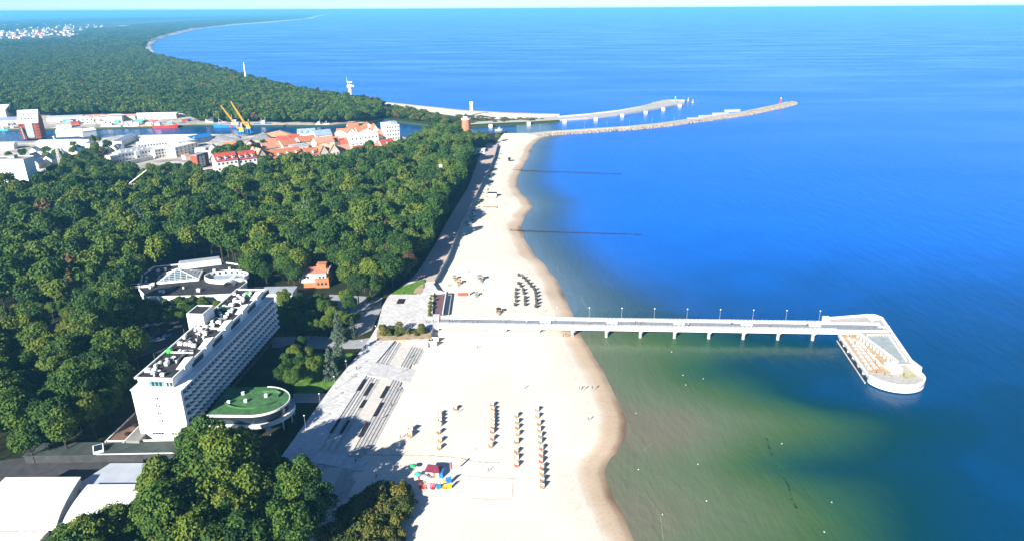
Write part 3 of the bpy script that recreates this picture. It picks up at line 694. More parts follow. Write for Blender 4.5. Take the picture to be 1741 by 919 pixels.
# ------------------------------------------------------------------ oval pavilion with green roof
pav = thing('round_pavilion', 'oval glazed pavilion with green felt roof beside the hotel', 'pavilion', (-103, 224, GZ), 0)
def ellip(cx_, cy_, rx, ry, t0, t1, n_): return [(cx_+rx*math.cos(t0+(t1-t0)*k/n_), cy_+ry*math.sin(t0+(t1-t0)*k/n_)) for k in range(n_+1)]
def pav_out(r_): return [(-9, -9.5-r_)]+ellip(6.5, 0.3, 11.5+r_, 10.2+r_, -math.pi/2, math.pi/2, 28)+[(-9, 10.5+r_)]
MB().prism(pav_out(-2.2), 0, 4.0).build('ground_storey', GLASS, pav)
MB().prism(pav_out(1.6), 4.0, 4.5).build('terrace_slab', WHITE, pav)
MB().prism(pav_out(-0.9), 4.5, 8.3).build('upper_glazing', GLASS, pav)
wallstrip(pav_out(1.5)[1:-1], 4.5, 5.5, 0.12, 'terrace_parapet', PALEROOF, pav)
MB().prism(pav_out(0.0), 8.3, 8.8).build('roof', GRASSROOF, pav)
wallstrip(pav_out(0.12)[0:-1], 8.2, 9.05, 0.25, 'roof_rim', WHITE, pav)
for k, p in enumerate(pav_out(-1.4)[2:-2:2]): link('column', MB().box((0, 0, 4.5), (0.25, 0.25, 3.8)).mesh('column', WHITE), pav, (p[0], p[1], 0))
for k, p in enumerate(pav_out(0.8)[2:-2:4]): link('column', MB().box((0, 0, 0), (0.4, 0.4, 4.0)).mesh('column', WHITE), pav, (p[0], p[1], 0))
for xx, yy in ((8.5, 3.2), (2.0, -0.5), (-4, -1.5), (-1, 5)): MB().box((xx, yy, 8.8), (1.1, 0.8, 1.2)).build('roof_vent', WHITE, pav)
arc = ellip(3.5, 8.0, 13, 13.5, -math.pi*0.78, -math.pi*0.22, 14)
wallstrip(arc, 8.8, 9.5, 0.3, 'roof_ridge', GRASSROOF, pav)
wallstrip([(3, 4.5), (6, 6.2), (11, 6.6), (13.5, 5), (13, 2.6)], 8.8, 9.7, 0.3, 'roof_ridge', GRASSROOF, pav)

# ------------------------------------------------------------------ curved halls, lower left
def barrel(name, label, x0, x1, ytop, ybot, ztop, zbot, slant, left_round=0.0):
    t = thing(name, label, 'hall', (x0, ybot, GZ))
    n_ = 18; rows = []; prof = []
    for k in range(n_+1):
        f_ = k/n_; a_ = f_*math.pi*0.46
        prof.append(((ytop-ybot)*(1-math.sin(a_)/math.sin(math.pi*0.46)), zbot+(ztop-zbot)*(math.cos(a_)-math.cos(math.pi*0.46))/(1-math.cos(math.pi*0.46))))
    prof.append((-0.05, 0))
    W_ = x1-x0
    rows = [[(0+left_round*(1-((z-zbot)/(ztop-zbot) if z > zbot else 0))*0, y, z-GZ) for y, z in prof[:-1]], [(W_+slant*(1-y/(ytop-ybot)), y, z-GZ) for y, z in prof[:-1]]]
    top = MB().loft([r[::-1] for r in rows]); 
    # thickness
    low_ = [[(p[0], p[1], p[2]-0.35) for p in r] for r in rows]
    top.loft(low_)
    k = len(rows[0])
    for r_, l_ in zip(rows, low_):
        for i in range(k-1): top.add([r_[i], r_[i+1], l_[i+1], l_[i]], [(0, 1, 2, 3)])
    for i in (0, k-1): top.add([rows[0][i], rows[1][i], low_[1][i], low_[0][i]], [(0, 1, 2, 3)])
    top.build('roof', PALEROOF if False else mat('white_membrane', (0.80, 0.80, 0.80), 0.5, 0.03, 0.2), t, smooth=False)
    for side in (0, 1):
        pts = [(p[0]-(0.25 if side else -0.25), p[1], p[2]-0.35) for p in rows[side]]
        v = pts+[(p[0], p[1], 0) for p in pts]; k = len(pts)
        MB().add(v, [(i, i+1, k+i+1, k+i) for i in range(k-1)]).build('side_wall', GREYROOF, t)
    MB().box((W_/2, 0.35, 0), (W_+slant*0.0-0.6, 0.3, zbot-GZ-0.35)).build('front_wall', CREAM, t)
    MB().box((W_/2, (ytop-ybot)-0.35, 0), (W_-0.6, 0.3, ztop-GZ-0.4)).build('rear_wall', CREAM, t)
    return t, W_
ta, wa = barrel('vaulted_hall', 'white vaulted hall roof in the lower left corner', -162, -137.9, 180, 161.5, 10.5, 6.0, 2.5)
MB().box((wa/2, -3.2, 0), (wa-1, 7, 2.9)).build('entrance_block', CREAM, ta)
me = MB().box((0, 0, 0), (0.7, 0.1, 0.7)).mesh('window', GLASS)
for k in range(7): link('window', me, ta, (4+k*2.6, 0.15, 2.6))
MB().box((wa/2, 0.02, 3.3), (wa-1.5, 0.5, 0.2)).build('gutter', DCONC, ta)
t, wb = barrel('vaulted_hall', 'smaller white vaulted hall roof half hidden by the near trees', -134.5, -113, 177.5, 162.5, 9.5, 5.6, 3.0)
MB().box((-2.5, 6, 0), (4.5, 12, 4.6)).build('link_block', GREYROOF, t)
t = thing('flat_roof_hall', 'pale flat roofed block behind the vaulted halls', 'hall', (-129.5, 184, GZ))
MB().prism([(-10.5, -6), (12.5, -6.0), (12.5, 6.2), (-5.2, 6.2)], 0, 5.4).build('wall', CREAM, t)
MB().prism([(-11, -6.3), (13, -6.3), (13, 6.6), (-5.4, 6.6)], 5.4, 5.8).build('roof', mat('pale_blue_grey_roof', (0.42, 0.46, 0.52), 0.6, 0.08, 0.2), t)
# service yard: courtyard walls, ramp, canopies between the halls and the hotel
structure(MB().prism([P2(x, y) for x, y in [(-60, 790), (130, 765), (280, 765), (300, 790), (200, 840), (0, 850), (-60, 850)]], GZ-0.02, GZ+0.02, bottom=False).build('service_yard', ASPH))
t = thing('service_block', 'long dark flat roofed service block in front of the hotel end wall', 'building', (*P2(75, 800), GZ), 0.02)
MB().box((17, 8, 0), (52, 7.0, 3.0)).build('wall', mat('dark_cladding', (0.05, 0.052, 0.055), 0.8, 0.2, 0.4), t)
MB().box((17, 8, 3.0), (52.6, 7.6, 0.3)).build('roof', mat('dark_green_grey_roof', (0.05, 0.065, 0.06), 0.85, 0.2, 0.3), t)
MB().box((30, 11.9, 3.302), (28, 0.3, 0.5)).build('parapet', WHITE, t)
MB().box((30, 4.3, 3.302), (28, 0.3, 0.25)).build('parapet', PALEROOF, t)
t = thing('loading_canopy', 'small white roof hatch on the dark service block', 'canopy', (*P2(168, 766, 5.3), 5.3), 0.5)
MB().add([(-1.6, -1.4, 0), (1.6, -1.4, 0), (1.6, 1.4, 0), (-1.6, 1.4, 0), (-1.6, -1.4, 0.8), (1.6, -1.4, 0.8), (1.6, 1.4, 1.9), (-1.6, 1.4, 1.9)], [(0, 1, 5, 4), (1, 2, 6, 5), (2, 3, 7, 6), (3, 0, 4, 7), (4, 5, 6, 7)]).build('frame', WHITE, t)
MB().add([(-1.3, -1.2, 0.95), (1.3, -1.2, 0.95), (1.3, 1.2, 1.90), (-1.3, 1.2, 1.90)], [(0, 1, 2, 3)]).build('pane', GLASS, t)
t = thing('side_wing', 'low brown roofed side wing along the left of the hotel end', 'building', (*P2(205, 765), GZ), R(-3))
MB().box((-1.5, 17, 0), (7, 34, 3.2)).build('wall', WHITE, t)
MB().box((-1.5, 17, 3.2), (6.4, 33.4, 0.12)).build('roof', mat('rust_brown_roof', (0.19, 0.11, 0.08), 0.85, 0.2, 0.4), t)
for s_ in (-1, 1): MB().box((-1.5+s_*3.35, 17, 3.2), (0.35, 34, 0.6)).build('parapet', WHITE, t)
for k in range(4): MB().lathe([(0.9, 0), (0.9, 0.7), (0.2, 0.9)], (0.2, 5+k*5.5, 3.32), 10).build('vent_drum', DARK, t)
MB().box((5.2, 6, 0), (5.0, 12, 4.4)).build('plant_room', mat('grey_cladding', (0.22, 0.22, 0.21), 0.7, 0.1, 0.5), t)

# ------------------------------------------------------------------ black roofed annex with glass pyramid
ann = thing('spa_annex', 'low annex with black roof, glass pyramid and sunken round court', 'building', (-172, 350, GZ), 0)
outl = [(-27, -13), (-18, -23), (8, -22), (25, -20), (27, -4), (12, 24), (-4, 30), (-36, 21), (-36, 8)]
MB().prism(outl, 0, 8).build('wall', WHITE, ann)
MB().prism([(x*0.985, y*0.985) for x, y in outl], 8.0, 8.12).build('roof', BLACKROOF, ann)
wallstrip(outl[::-1]+[outl[-1]], 7.6, 8.6, 0.4, 'parapet', WHITE, ann)
# pyramid skylight
pb = [(-25, 5.5), (-21, -5.2), (-1.0, 0.0), (-4, 12.8)]; pa = (-13.5, 4.0, 13.6)
pyr = MB().add([(x, y, 8.9) for x, y in pb]+[pa], [(0, 1, 4), (1, 2, 4), (2, 3, 4), (3, 0, 4)]).build('glass_pyramid', mat('blue_glass', (0.05, 0.11, 0.15), 0.08, 0.3, 0.4, spec=0.6), ann)
mb = MB()
for i in range(4):
    a_, b_ = Vector((*pb[i], 8.9)), Vector((*pb[(i+1) % 4], 8.9)); c_ = Vector(pa)
    mb.tube(a_, b_, 0.35, n=6); mb.tube(a_, c_, 0.22, n=6)
    for k in range(1, 7):
        f_ = k/7; mb.tube(a_.lerp(b_, f_), a_.lerp(c_, min(2*f_, 1)) if f_ <= 0.5 else b_.lerp(c_, min(2*(1-f_), 1)), 0.10, n=4)
        mb.tube(a_.lerp(c_, f_), b_.lerp(c_, f_), 0.09, n=4)
mb.build('glazing_bars', WHITE, pyr)
MB().prism([(x+(0.4 if x > -13 else -0.4), y+(0.4 if y > 4 else -0.4)) for x, y in pb], 8.12, 8.85).build('pyramid_kerb', WHITE, ann)
MB().prism([(-21, 22), (-1, 30), (2, 24.5), (-19, 16)], 8.12, 11.4).build('roof_block', WHITE, ann)
MB().prism([(-20.6, 21.6), (-1.2, 29.5), (1.5, 24.8), (-18.7, 16.5)], 11.4, 11.6).build('block_roof', GREYROOF, ann)
MB().prism([(-38, -8), (-36.5, -12), (-21, -9), (-22.5, -5)], 8.12, 9.2).build('long_skylight', WHITE, ann)
MB().prism([(-35, -8.6), (-34.4, -10.4), (-24, -8.6), (-24.6, -6.9)], 9.2, 9.25).build('skylight_glass', GLASS, ann)
# round court: white drum with inner blue wall
ring = ellip(14, 2, 12, 7.5, math.pi*0.0, math.pi*2.0, 30)
wallstrip(ring, 8.12, 10.6, 0.35, 'court_drum', WHITE, ann)
MB().prism(ellip(14, 2, 11.4, 6.9, 0, 2*math.pi-0.01, 30), 8.12, 8.2).build('court_floor', BLUEROOF, ann)
me = MB().box((0, 0, 0), (1.0, 0.12, 1.4)).mesh('window', GLASS)
for k in range(9):
    th_ = math.pi*(0.12+0.76*k/8); link('window', me, ann, (14+11.1*math.cos(th_), 2+6.7*math.sin(th_), 8.7), th_+math.pi/2)
mb = MB(); rows = []
for k in range(9):
    a_ = math.pi*k/8; rows.append([(19+2.6*math.cos(a_), yy, 8.2+2.6*math.sin(a_)) for yy in (-9, -4, 1)])
mb.loft(rows); mb.build('barrel_rooflight', PALEROOF, ann)
rr = random.Random(11)
for xx, yy in ((-30, 14), (-27, 16), (-22, -11), (-14, -17), (-12, -17.5), (2, 14), (4, 8), (-4, -12), (6, -16), (10, 16), (13, 14), (-29, -2), (-31, 3)):
    link('air_unit', unit, ann, (xx, yy, 8.12), rr.uniform(0, 3), rr.uniform(0.7, 1.2))
t = thing('white_pavilion', 'white flat roofed pavilion behind the far end of the hotel', 'building', (-126, 340, GZ), R(2))
MB().box((0, 0, 0), (17, 10, 5.6)).build('wall', WHITE, t); MB().box((0, 0.3, 5.6), (17.6, 10.4, 0.5)).build('roof', GREYROOF, t)
MB().box((2, -9, 0), (14, 6, 4)).build('glazed_front', GLASS, t); MB().box((2, -9, 4), (14.6, 6.6, 0.4)).build('porch_roof', PALEROOF, t)
for k in range(6): link('mullion', MB().box((0, 0, 0), (0.2, 0.2, 4)).mesh('mullion', WHITE), t, (-4.5+k*2.6, -12.08, 0))
MB().box((-14, 1, 0), (10.5, 14, 5.0)).build('link_wing', WHITE, t); MB().box((-14, 1, 5), (10.3, 13.6, 0.2)).build('link_roof', BLACKROOF, t)
t = thing('brick_villa', 'white and orange brick villa with roof terrace at the wood edge', 'house', (*P2(541, 489), GZ), R(4))
MB().box((-2, 6, 3.2), (14, 11, 5.2)).build('wall', WHITE, t); MB().box((2.5, 5.5, 0), (7.6, 11.4, 5.8)).build('brick_wing', LBRICK, t)
MB().box((-4.8, 6, 0), (6.6, 10, 3.2)).build('ground_storey', LBRICK, t)
MB().box((-2, 6, 8.4), (14.4, 11.4, 0.25)).build('roof', TILE3, t); MB().box((1.5, 9, 8.65), (5, 4.5, 2.6)).build('roof_room', LBRICK, t); MB().box((1.5, 9, 11.25), (5.4, 4.9, 0.3)).build('roof_room_roof', TILE, t)
MB().box((6.2, 6, 8.65), (0.3, 11.4, 1.0)).build('parapet', WHITE, t)
me = MB().box((0, 0, 0), (1.1, 0.14, 1.4)).mesh('window', GLASS)
for k in range(4): link('window', me, t, (-7+k*1.9 if k < 2 else -2.3+k*1.9, 0.46, 5.6))
for k in range(3): link('window', me, t, (0.4+k*2.1, -0.24, 1.8))
# paths and car park in the hotel grounds
structure(MB().prism([P2(x, y) for x, y in [(60, 556), (160, 528), (300, 525), (335, 545), (330, 590), (255, 600), (150, 640), (120, 640), (100, 600)]], GZ-0.02, GZ+0.02, bottom=False).build('car_park', ASPH))
structure(MB().prism([P2(x, y) for x, y in [(-60, 545), (0, 535), (60, 545), (70, 556), (-60, 575)]], GZ-0.02, GZ+0.025, bottom=False).build('park_road', ASPH))
structure(MB().prism([P2(x, y) for x, y in [(462, 573), (540, 570), (600, 578), (640, 572), (640, 590), (600, 592), (540, 592), (462, 590)]], GZ-0.02, GZ+0.03, bottom=False).build('garden_path', mat('grey_path', (0.30, 0.31, 0.33), 0.85, 0.1, 0.5)))
structure(MB().prism([P2(x, y) for x, y in [(560, 500), (650, 505), (648, 525), (632, 560), (600, 575), (590, 545), (560, 530)]], GZ-0.02, GZ+0.034, bottom=False).build('wood_path', mat('grey_path', (0.30, 0.31, 0.33))))
structure(MB().prism([P2(x, y) for x, y in [(500, 600), (600, 600), (585, 640), (545, 668), (500, 668)]], GZ-0.02, GZ+0.03, bottom=False).build('garden_lawn', LAWN))
structure(MB().prism([P2(x, y) for x, y in [(498, 668), (560, 668), (548, 684), (498, 684)]], GZ-0.02, GZ+0.04, bottom=False).build('pavilion_path', mat('grey_path', (0.30, 0.31, 0.33))))
# ------------------------------------------------------------------ generic buildings
WINC = {}
def window_mesh(w_, h_, m=None):
    m = m or GLASS; k = (round(w_, 2), round(h_, 2), m.name)
    if k not in WINC: WINC[k] = MB().box((0, 0, 0), (w_, 0.14, h_)).mesh('window', m)
    return WINC[k]
def house(name, label, cat, L, Rr, depth, h, roof='gable', rh=4.0, wall=WHITE, roofm=TILE, win=None, side=None, ridge='x', group=None, dormers=0, dm=None, over=0.4, base=GZ):
    a_, b_ = P(*L), P(*Rr); d = b_-a_; W_ = d.length; rz = math.atan2(d.y, d.x)
    t = thing(name, label, cat, (a_.x, a_.y, base), rz, group)
    mb = MB(); mb.box((W_/2, depth/2, -0.5), (W_, depth, h+0.5))
    if roof == 'gable':
        if ridge == 'x':
            for xx in (0.001, W_-0.001): mb.add([(xx, 0, h), (xx, depth, h), (xx, depth/2, h+rh-0.15)], [(0, 1, 2)])
        else:
            for yy in (0.001, depth-0.001): mb.add([(0, yy, h), (W_, yy, h), (W_/2, yy, h+rh-0.15)], [(0, 1, 2)])
    mb.build('wall', wall, t)
    o = over; rb = MB()
    if roof == 'flat':
        rb.box((W_/2, depth/2, h), (W_+o, depth+o, 0.35))
        rb.build('roof', roofm, t)
        for (cx_, cy_, sx_, sy_) in ((W_/2, -o/2+0.1, W_+o, 0.25), (W_/2, depth+o/2-0.1, W_+o, 0.25)): MB().box((cx_, cy_, h+0.352), (sx_, sy_, 0.4)).build('parapet', wall, t)
    elif roof == 'gable':
        if ridge == 'x':
            e0, e1 = -o, W_+o
            for s0, s1 in ((-o, depth/2), (depth+o, depth/2)):
                z0 = h-rh*o/(depth/2)
                rb.add([(e0, s0, z0), (e1, s0, z0), (e1, s1, h+rh), (e0, s1, h+rh), (e0, s0, z0+0.3), (e1, s0, z0+0.3), (e1, s1, h+rh+0.3), (e0, s1, h+rh+0.3)], [(0, 1, 5, 4), (4, 5, 6, 7), (0, 4, 7, 3), (1, 2, 6, 5), (3, 2, 1, 0)])
        else:
            for s0, s1 in ((-o, W_/2), (W_+o, W_/2)):
                z0 = h-rh*o/(W_/2); e0, e1 = -o, depth+o
                rb.add([(s0, e0, z0), (s0, e1, z0), (s1, e1, h+rh), (s1, e0, h+rh), (s0, e0, z0+0.3), (s0, e1, z0+0.3), (s1, e1, h+rh+0.3), (s1, e0, h+rh+0.3)], [(0, 1, 5, 4), (4, 5, 6, 7), (0, 4, 7, 3), (1, 2, 6, 5), (3, 2, 1, 0)])
        ro = rb.build('roof', roofm, t)
        if rh > 3: MB().box((W_*0.3, depth/2+0.8, h+rh-1.0), (0.9, 0.7, 2.2)).build('chimney', BRICK, ro)
    elif roof == 'hip':
        i = min(W_, depth)/2
        rb.add([(-o, -o, h), (W_+o, -o, h), (W_+o, depth+o, h), (-o, depth+o, h)]+([(i, depth/2, h+rh), (W_-i, depth/2, h+rh)] if W_ >= depth else [(W_/2, i, h+rh), (W_/2, depth-i, h+rh)]),
               [(0, 1, 5, 4), (1, 2, 5), (2, 3, 4, 5), (3, 0, 4)] if W_ >= depth else [(0, 1, 4), (1, 2, 5, 4), (2, 3, 5), (3, 0, 4, 5)])
        rb.build('roof', roofm, t)
    if win:
        nx_, nz_ = win; ww = min(1.5, W_/nx_*0.55); wh = min(1.7, h/nz_*0.55); me = window_mesh(ww, wh)
        for i in range(nx_):
            for j in range(nz_): link('window', me, t, (W_*(i+0.5)/nx_, -0.04, h*(j+0.32)/nz_))
    if side:
        nx_, nz_ = side; ww = min(1.5, depth/nx_*0.55); wh = min(1.7, h/nz_*0.55); me = window_mesh(ww, wh)
        for i in range(nx_):
            for j in range(nz_): link('window', me, t, (W_+0.04, depth*(i+0.5)/nx_, h*(j+0.32)/nz_), math.pi/2)
    for k in range(dormers):
        xx = W_*(k+0.5)/dormers; dw = min(2.6, W_/dormers*0.62)
        dz_ = MB().box((xx, depth*0.16+0.6, h-0.3), (dw, depth*0.30, rh*0.62)).build('dormer', WHITE, t)
        c = MB().prism([(xx-dw/2-0.2, -0.4), (xx+dw/2+0.2, -0.4), (xx, 1)], 0, 0.01)
        MB().add([(xx-dw/2-0.2, depth*0.0+0.3, h-0.3+rh*0.62), (xx+dw/2+0.2, 0.3, h-0.3+rh*0.62), (xx, 0.3, h+rh*0.62+0.6), (xx-dw/2-0.2, depth*0.36, h-0.3+rh*0.62), (xx+dw/2+0.2, depth*0.36, h-0.3+rh*0.62), (xx, depth*0.36, h+rh*0.62+0.6)], [(0, 1, 2), (3, 0, 2, 5), (1, 4, 5, 2), (4, 3, 5)]).build('dormer_roof', roofm, dz_)
        link('pane', window_mesh(dw*0.6, rh*0.38, dm or GLASS), dz_, (xx, depth*0.01+0.52, h+0.1))
    return t, W_

# --- high-rise at the left edge
t, W_ = house('tower_block', 'tall white tower block at the left edge above the wood', 'tower block', (-55, 326), (53, 324), 15, 27, 'flat', 0, WHITE, DCONC)
for k in range(6): link('window', window_mesh(1.1, 1.1), t, (W_*0.62+0.0, -0.04, 4+k*3.6))
for k in range(8): MB().box((W_*0.10, -0.6, 3+k*2.9), (8, 1.2, 1.0)).build('balcony', TILE3, t)
MB().box((W_*0.75, 8, 27.36), (6, 5, 2.6)).build('lift_room', DCONC, t)
# --- red brick granary
t, W_ = house('granary', 'tall red brick granary with steep white roof on the quay', 'granary', (37, 236.5), (71, 234.5), 24, 19, 'gable', 14, BRICK, PALEROOF, None, None)
MB().box((W_*0.5, -0.25, 1), (W_*0.36, 0.5, 18.2)).build('glazed_bay', mat('pale_blue_cladding', (0.42, 0.52, 0.58), 0.4, 0.1, 0.5), t)
for i in range(5): MB().box((W_*(0.2+i*0.16), 3.6, 23.2), (1.3, 1.2, 1.2)).build('roof_window', GLASS, t)
for i in range(3): MB().box((W_*(0.28+i*0.25), 7.6, 28.0), (1.3, 1.2, 1.2)).build('roof_window', GLASS, t)
for i in range(3):
    for j in range(5):
        for s_ in (0.06, 0.88): link('window', window_mesh(0.9, 1.0), t, (W_*s_+i*1.2, -0.04, 2+j*3.4))
mb = MB(); mb.tube((W_*0.2, -2.5, 0), (W_*0.14, -1.2, 13), 0.9, n=10); mb.tube((W_*0.14, -1.2, 13), (W_*0.10, 0.3, 13.5), 0.9, n=10); mb.build('chute', DCONC, t)
# --- warehouses and sheds of the port
WR = PALEROOF
specs = [
 ('warehouse', 'long low white roofed warehouse in front of the granary', (62, 251.5), (150, 250.5), 17, 5, 'gable', 2.4, CREAM, WR, None),
 ('warehouse', 'white quayside shed just right of the granary', (96, 233), (138, 231), 12, 6, 'gable', 2.4, WHITE, WR, None),
 ('warehouse', 'white gabled shed right of the quayside shed', (141, 233), (165, 230), 12, 6.5, 'gable', 2.6, WHITE, WR, None),
 ('warehouse', 'large pale saw roofed warehouse by the river bend', (239, 247), (331, 245), 26, 7, 'gable', 2.0, WHITE, WR, None),
 ('warehouse', 'blue grey slanted roof shed behind the white villa', (166, 266), (212, 252), 18, 5, 'gable', 2.0, CREAM, BLUEROOF, None),
 ('warehouse', 'long blue grey market hall roof beside the river', (205, 250), (236, 236), 13, 5, 'gable', 2.0, CREAM, BLUEROOF, None),
 ('office_block', 'white flat roofed office block right of the white villa', (265, 270), (312, 262), 14, 9, 'flat', 0, WHITE, PALEROOF, (9, 3)),
 ('office_block', 'white stepped office block near the brick stair tower', (300, 268), (339, 258), 16, 10, 'flat', 0, CREAM, PALEROOF, (6, 3)),
 ('office_block', 'low white building with dark roof beside the tower block', (52, 308), (76, 304), 14, 5, 'flat', 0, WHITE, ASPH, (7, 1)),
 ('shed', 'low yellow ochre wall shed in front of the white villa', (182, 288), (262, 271), 4, 3, 'flat', 0, CREAM, GREYROOF, None),
 ('shed', 'white stores across the river, far left of the row', (-20, 214), (30, 212), 26, 6, 'gable', 3, WHITE, BLUEROOF, None),
 ('shed', 'pale blue roofed boat hall on the far bank at the left edge', (-40, 204), (12, 202), 40, 12, 'gable', 6, WHITE, PALEROOF, None),
 ('shed', 'low grey store behind the granary', (96, 219), (122, 217), 14, 5, 'flat', 0, WHITE, DCONC, None),
 ('shed', 'white store on the far bank behind the fishing boat', (168, 209), (208, 207), 18, 7, 'flat', 0, WHITE, BLUEROOF, None),
 ('shed', 'long cream store under the wood, middle of the far bank', (150, 205), (230, 203.5), 10, 5, 'gable', 2, CREAM, TILE3, None),
 ('shed', 'cream store on the far bank behind the red ship', (232, 203), (300, 201.5), 12, 6, 'gable', 2, CREAM, PALEROOF, None),
 ('shed', 'white store with small red lean-to at the wood edge', (303, 199), (328, 197.5), 14, 8, 'flat', 0, WHITE, PALEROOF, None),
 ('shed', 'small cream shed left of the blue ship', (350, 209), (363, 208.5), 9, 7, 'gable', 2.5, CREAM, PALEROOF, None),
 ('shed', 'grey roofed net store on the far bank', (80, 207), (140, 205), 12, 5, 'gable', 2, WHITE, GREYROOF, None),
 ('shed', 'small blue roofed shed left of the radio mast', (62, 269), (84, 267), 9, 4, 'gable', 1.8, WHITE, BLU, None),
 ('shed', 'small blue roofed shed right of the long white warehouse', (118, 263), (134, 261), 9, 5, 'gable', 1.8, WHITE, BLUEROOF, None),
 ('shed', 'narrow white store along the lower edge of the long warehouse', (84, 259), (118, 258), 5, 3.5, 'flat', 0, WHITE, PALEROOF, None),
 ('shed', 'white low store between the tower block and the river', (-20, 256), (24, 254), 12, 5, 'gable', 2, WHITE, PALEROOF, None),
 ('office_block', 'white terrace block between the villa and the saw roofed warehouse', (236, 258), (286, 253), 12, 8, 'flat', 0, WHITE, PALEROOF, (10, 2)),
 ('office_block', 'cream annex block right of the saw roofed warehouse', (306, 255), (336, 250), 12, 8, 'flat', 0, CREAM, PALEROOF, (6, 2)),
 ('shed', 'orange canopied kiosk near the brick end wall', (316, 272), (328, 270), 8, 4, 'flat', 0, CREAM, ORANGE, None),
 ('office_block', 'white house on the far bank near the red ship stern', (132, 212), (160, 210), 14, 7, 'hip', 3, WHITE, PALEROOF, (4, 2)),
]
for (nm, lab, L, Rr, d_, h_, ro, rh, wm, rm, wi) in specs: house(nm, lab, 'building', L, Rr, d_, h_, ro, rh, wm, rm, wi)
# --- white villa with grey mansard
t, W_ = house('white_villa', 'white two storey villa with grey dormered roof and portico', 'villa', (203, 278), (264, 268), 13, 9.5, 'hip', 3.4, WHITE, GREYROOF, (11, 2))
MB().box((W_*0.52, -0.9, -0.5), (4.5, 1.8, 10.6)).build('portico', WHITE, t); link('window', window_mesh(1.6, 3.0), t, (W_*0.52, -1.85, 2.0))
for k in range(6): MB().box((W_*(0.12+k*0.15), 2.4, 9.8), (1.5, 2, 1.5)).build('dormer', WHITE, t)
t2, W2 = house('villa_wing', 'cream end wing left of the white villa', 'building', (190, 281), (203, 278.5), 13, 8.5, 'flat', 0, CREAM, PALEROOF, None)
t, W_ = house('stair_tower_block', 'white block with brick red end wall near the trees', 'building', (338, 287), (357, 281), 8, 13, 'flat', 0, BRICK, GREYROOF, None)
MB().box((W_*0.4, -0.1, 1), (W_*0.5, 0.3, 11)).build('white_panel', WHITE, t)
for j in range(4): link('window', window_mesh(1.2, 1.4), t, (W_*0.4, -0.32, 2+j*2.7))
# --- construction site in the wood
t, W_ = house('site_building', 'white building shell under construction among the trees', 'building', (205, 341), (237, 334), 12, 6, 'flat', 0, WHITE, GREYROOF, None)
for k in range(6): MB().box((W_*0.1+k*2.2, 4, 6.36), (1.4, 1.4, 1.0)).build('roof_hatch', WHITE, t)
t = thing('mobile_crane', 'mobile crane with long pale boom at the building site', 'crane', (*P2(209, 326), GZ), 0)
MB().box((0, 0, 0.7), (7, 2.6, 1.6)).box((-2.6, 0, 2.3), (1.8, 2.4, 1.4)).build('carrier', YEL, t)
for sx_ in (-2.4, -0.8, 0.8, 2.4):
    for sy_ in (-1.1, 1.1): MB().tube((sx_, sy_-0.25, 0.6), (sx_, sy_+0.25, 0.6), 0.6, n=10).build('wheel', DARK, t)
q_ = P(238, 290, 22); b_ = P(209, 326)
MB().tube((0, 0, 2.3), (q_.x-b_.x, 4, 18), 0.55, 0.35, 6).build('boom', CREAM, t)
# --- mast (tall lattice aerial) beside the tower block
t = thing('radio_mast', 'tall slim white radio mast with blue base by the tower block', 'mast', (*P2(106, 293), GZ))
mb = MB(); mh = 34
for s0, s1 in ((1, 1), (1, -1), (-1, -1), (-1, 1)): mb.tube((s0*1.3, s1*1.3, 6), (s0*0.4, s1*0.4, mh), 0.16, 0.1, 5)
for k in range(14):
    z_ = 6+k*2; r_ = 1.3-0.9*(k/14); 
    for i in range(4):
        c4 = [(r_, r_), (r_, -r_), (-r_, -r_), (-r_, r_)]; a_, b_ = c4[i], c4[(i+1) % 4]; mb.tube((*a_, z_), (*b_, z_+2), 0.1, n=4)
mb.build('lattice', WHITE, t); MB().box((0, 0, -0.2), (4.5, 4.5, 6.2), 0, 0.7).build('base', BLU, t); MB().lathe([(0.5, 0), (1.2, 0.3), (1.2, 0.8), (0.2, 1.2)], (0, 0, mh), 8).build('platform', WHITE, t)
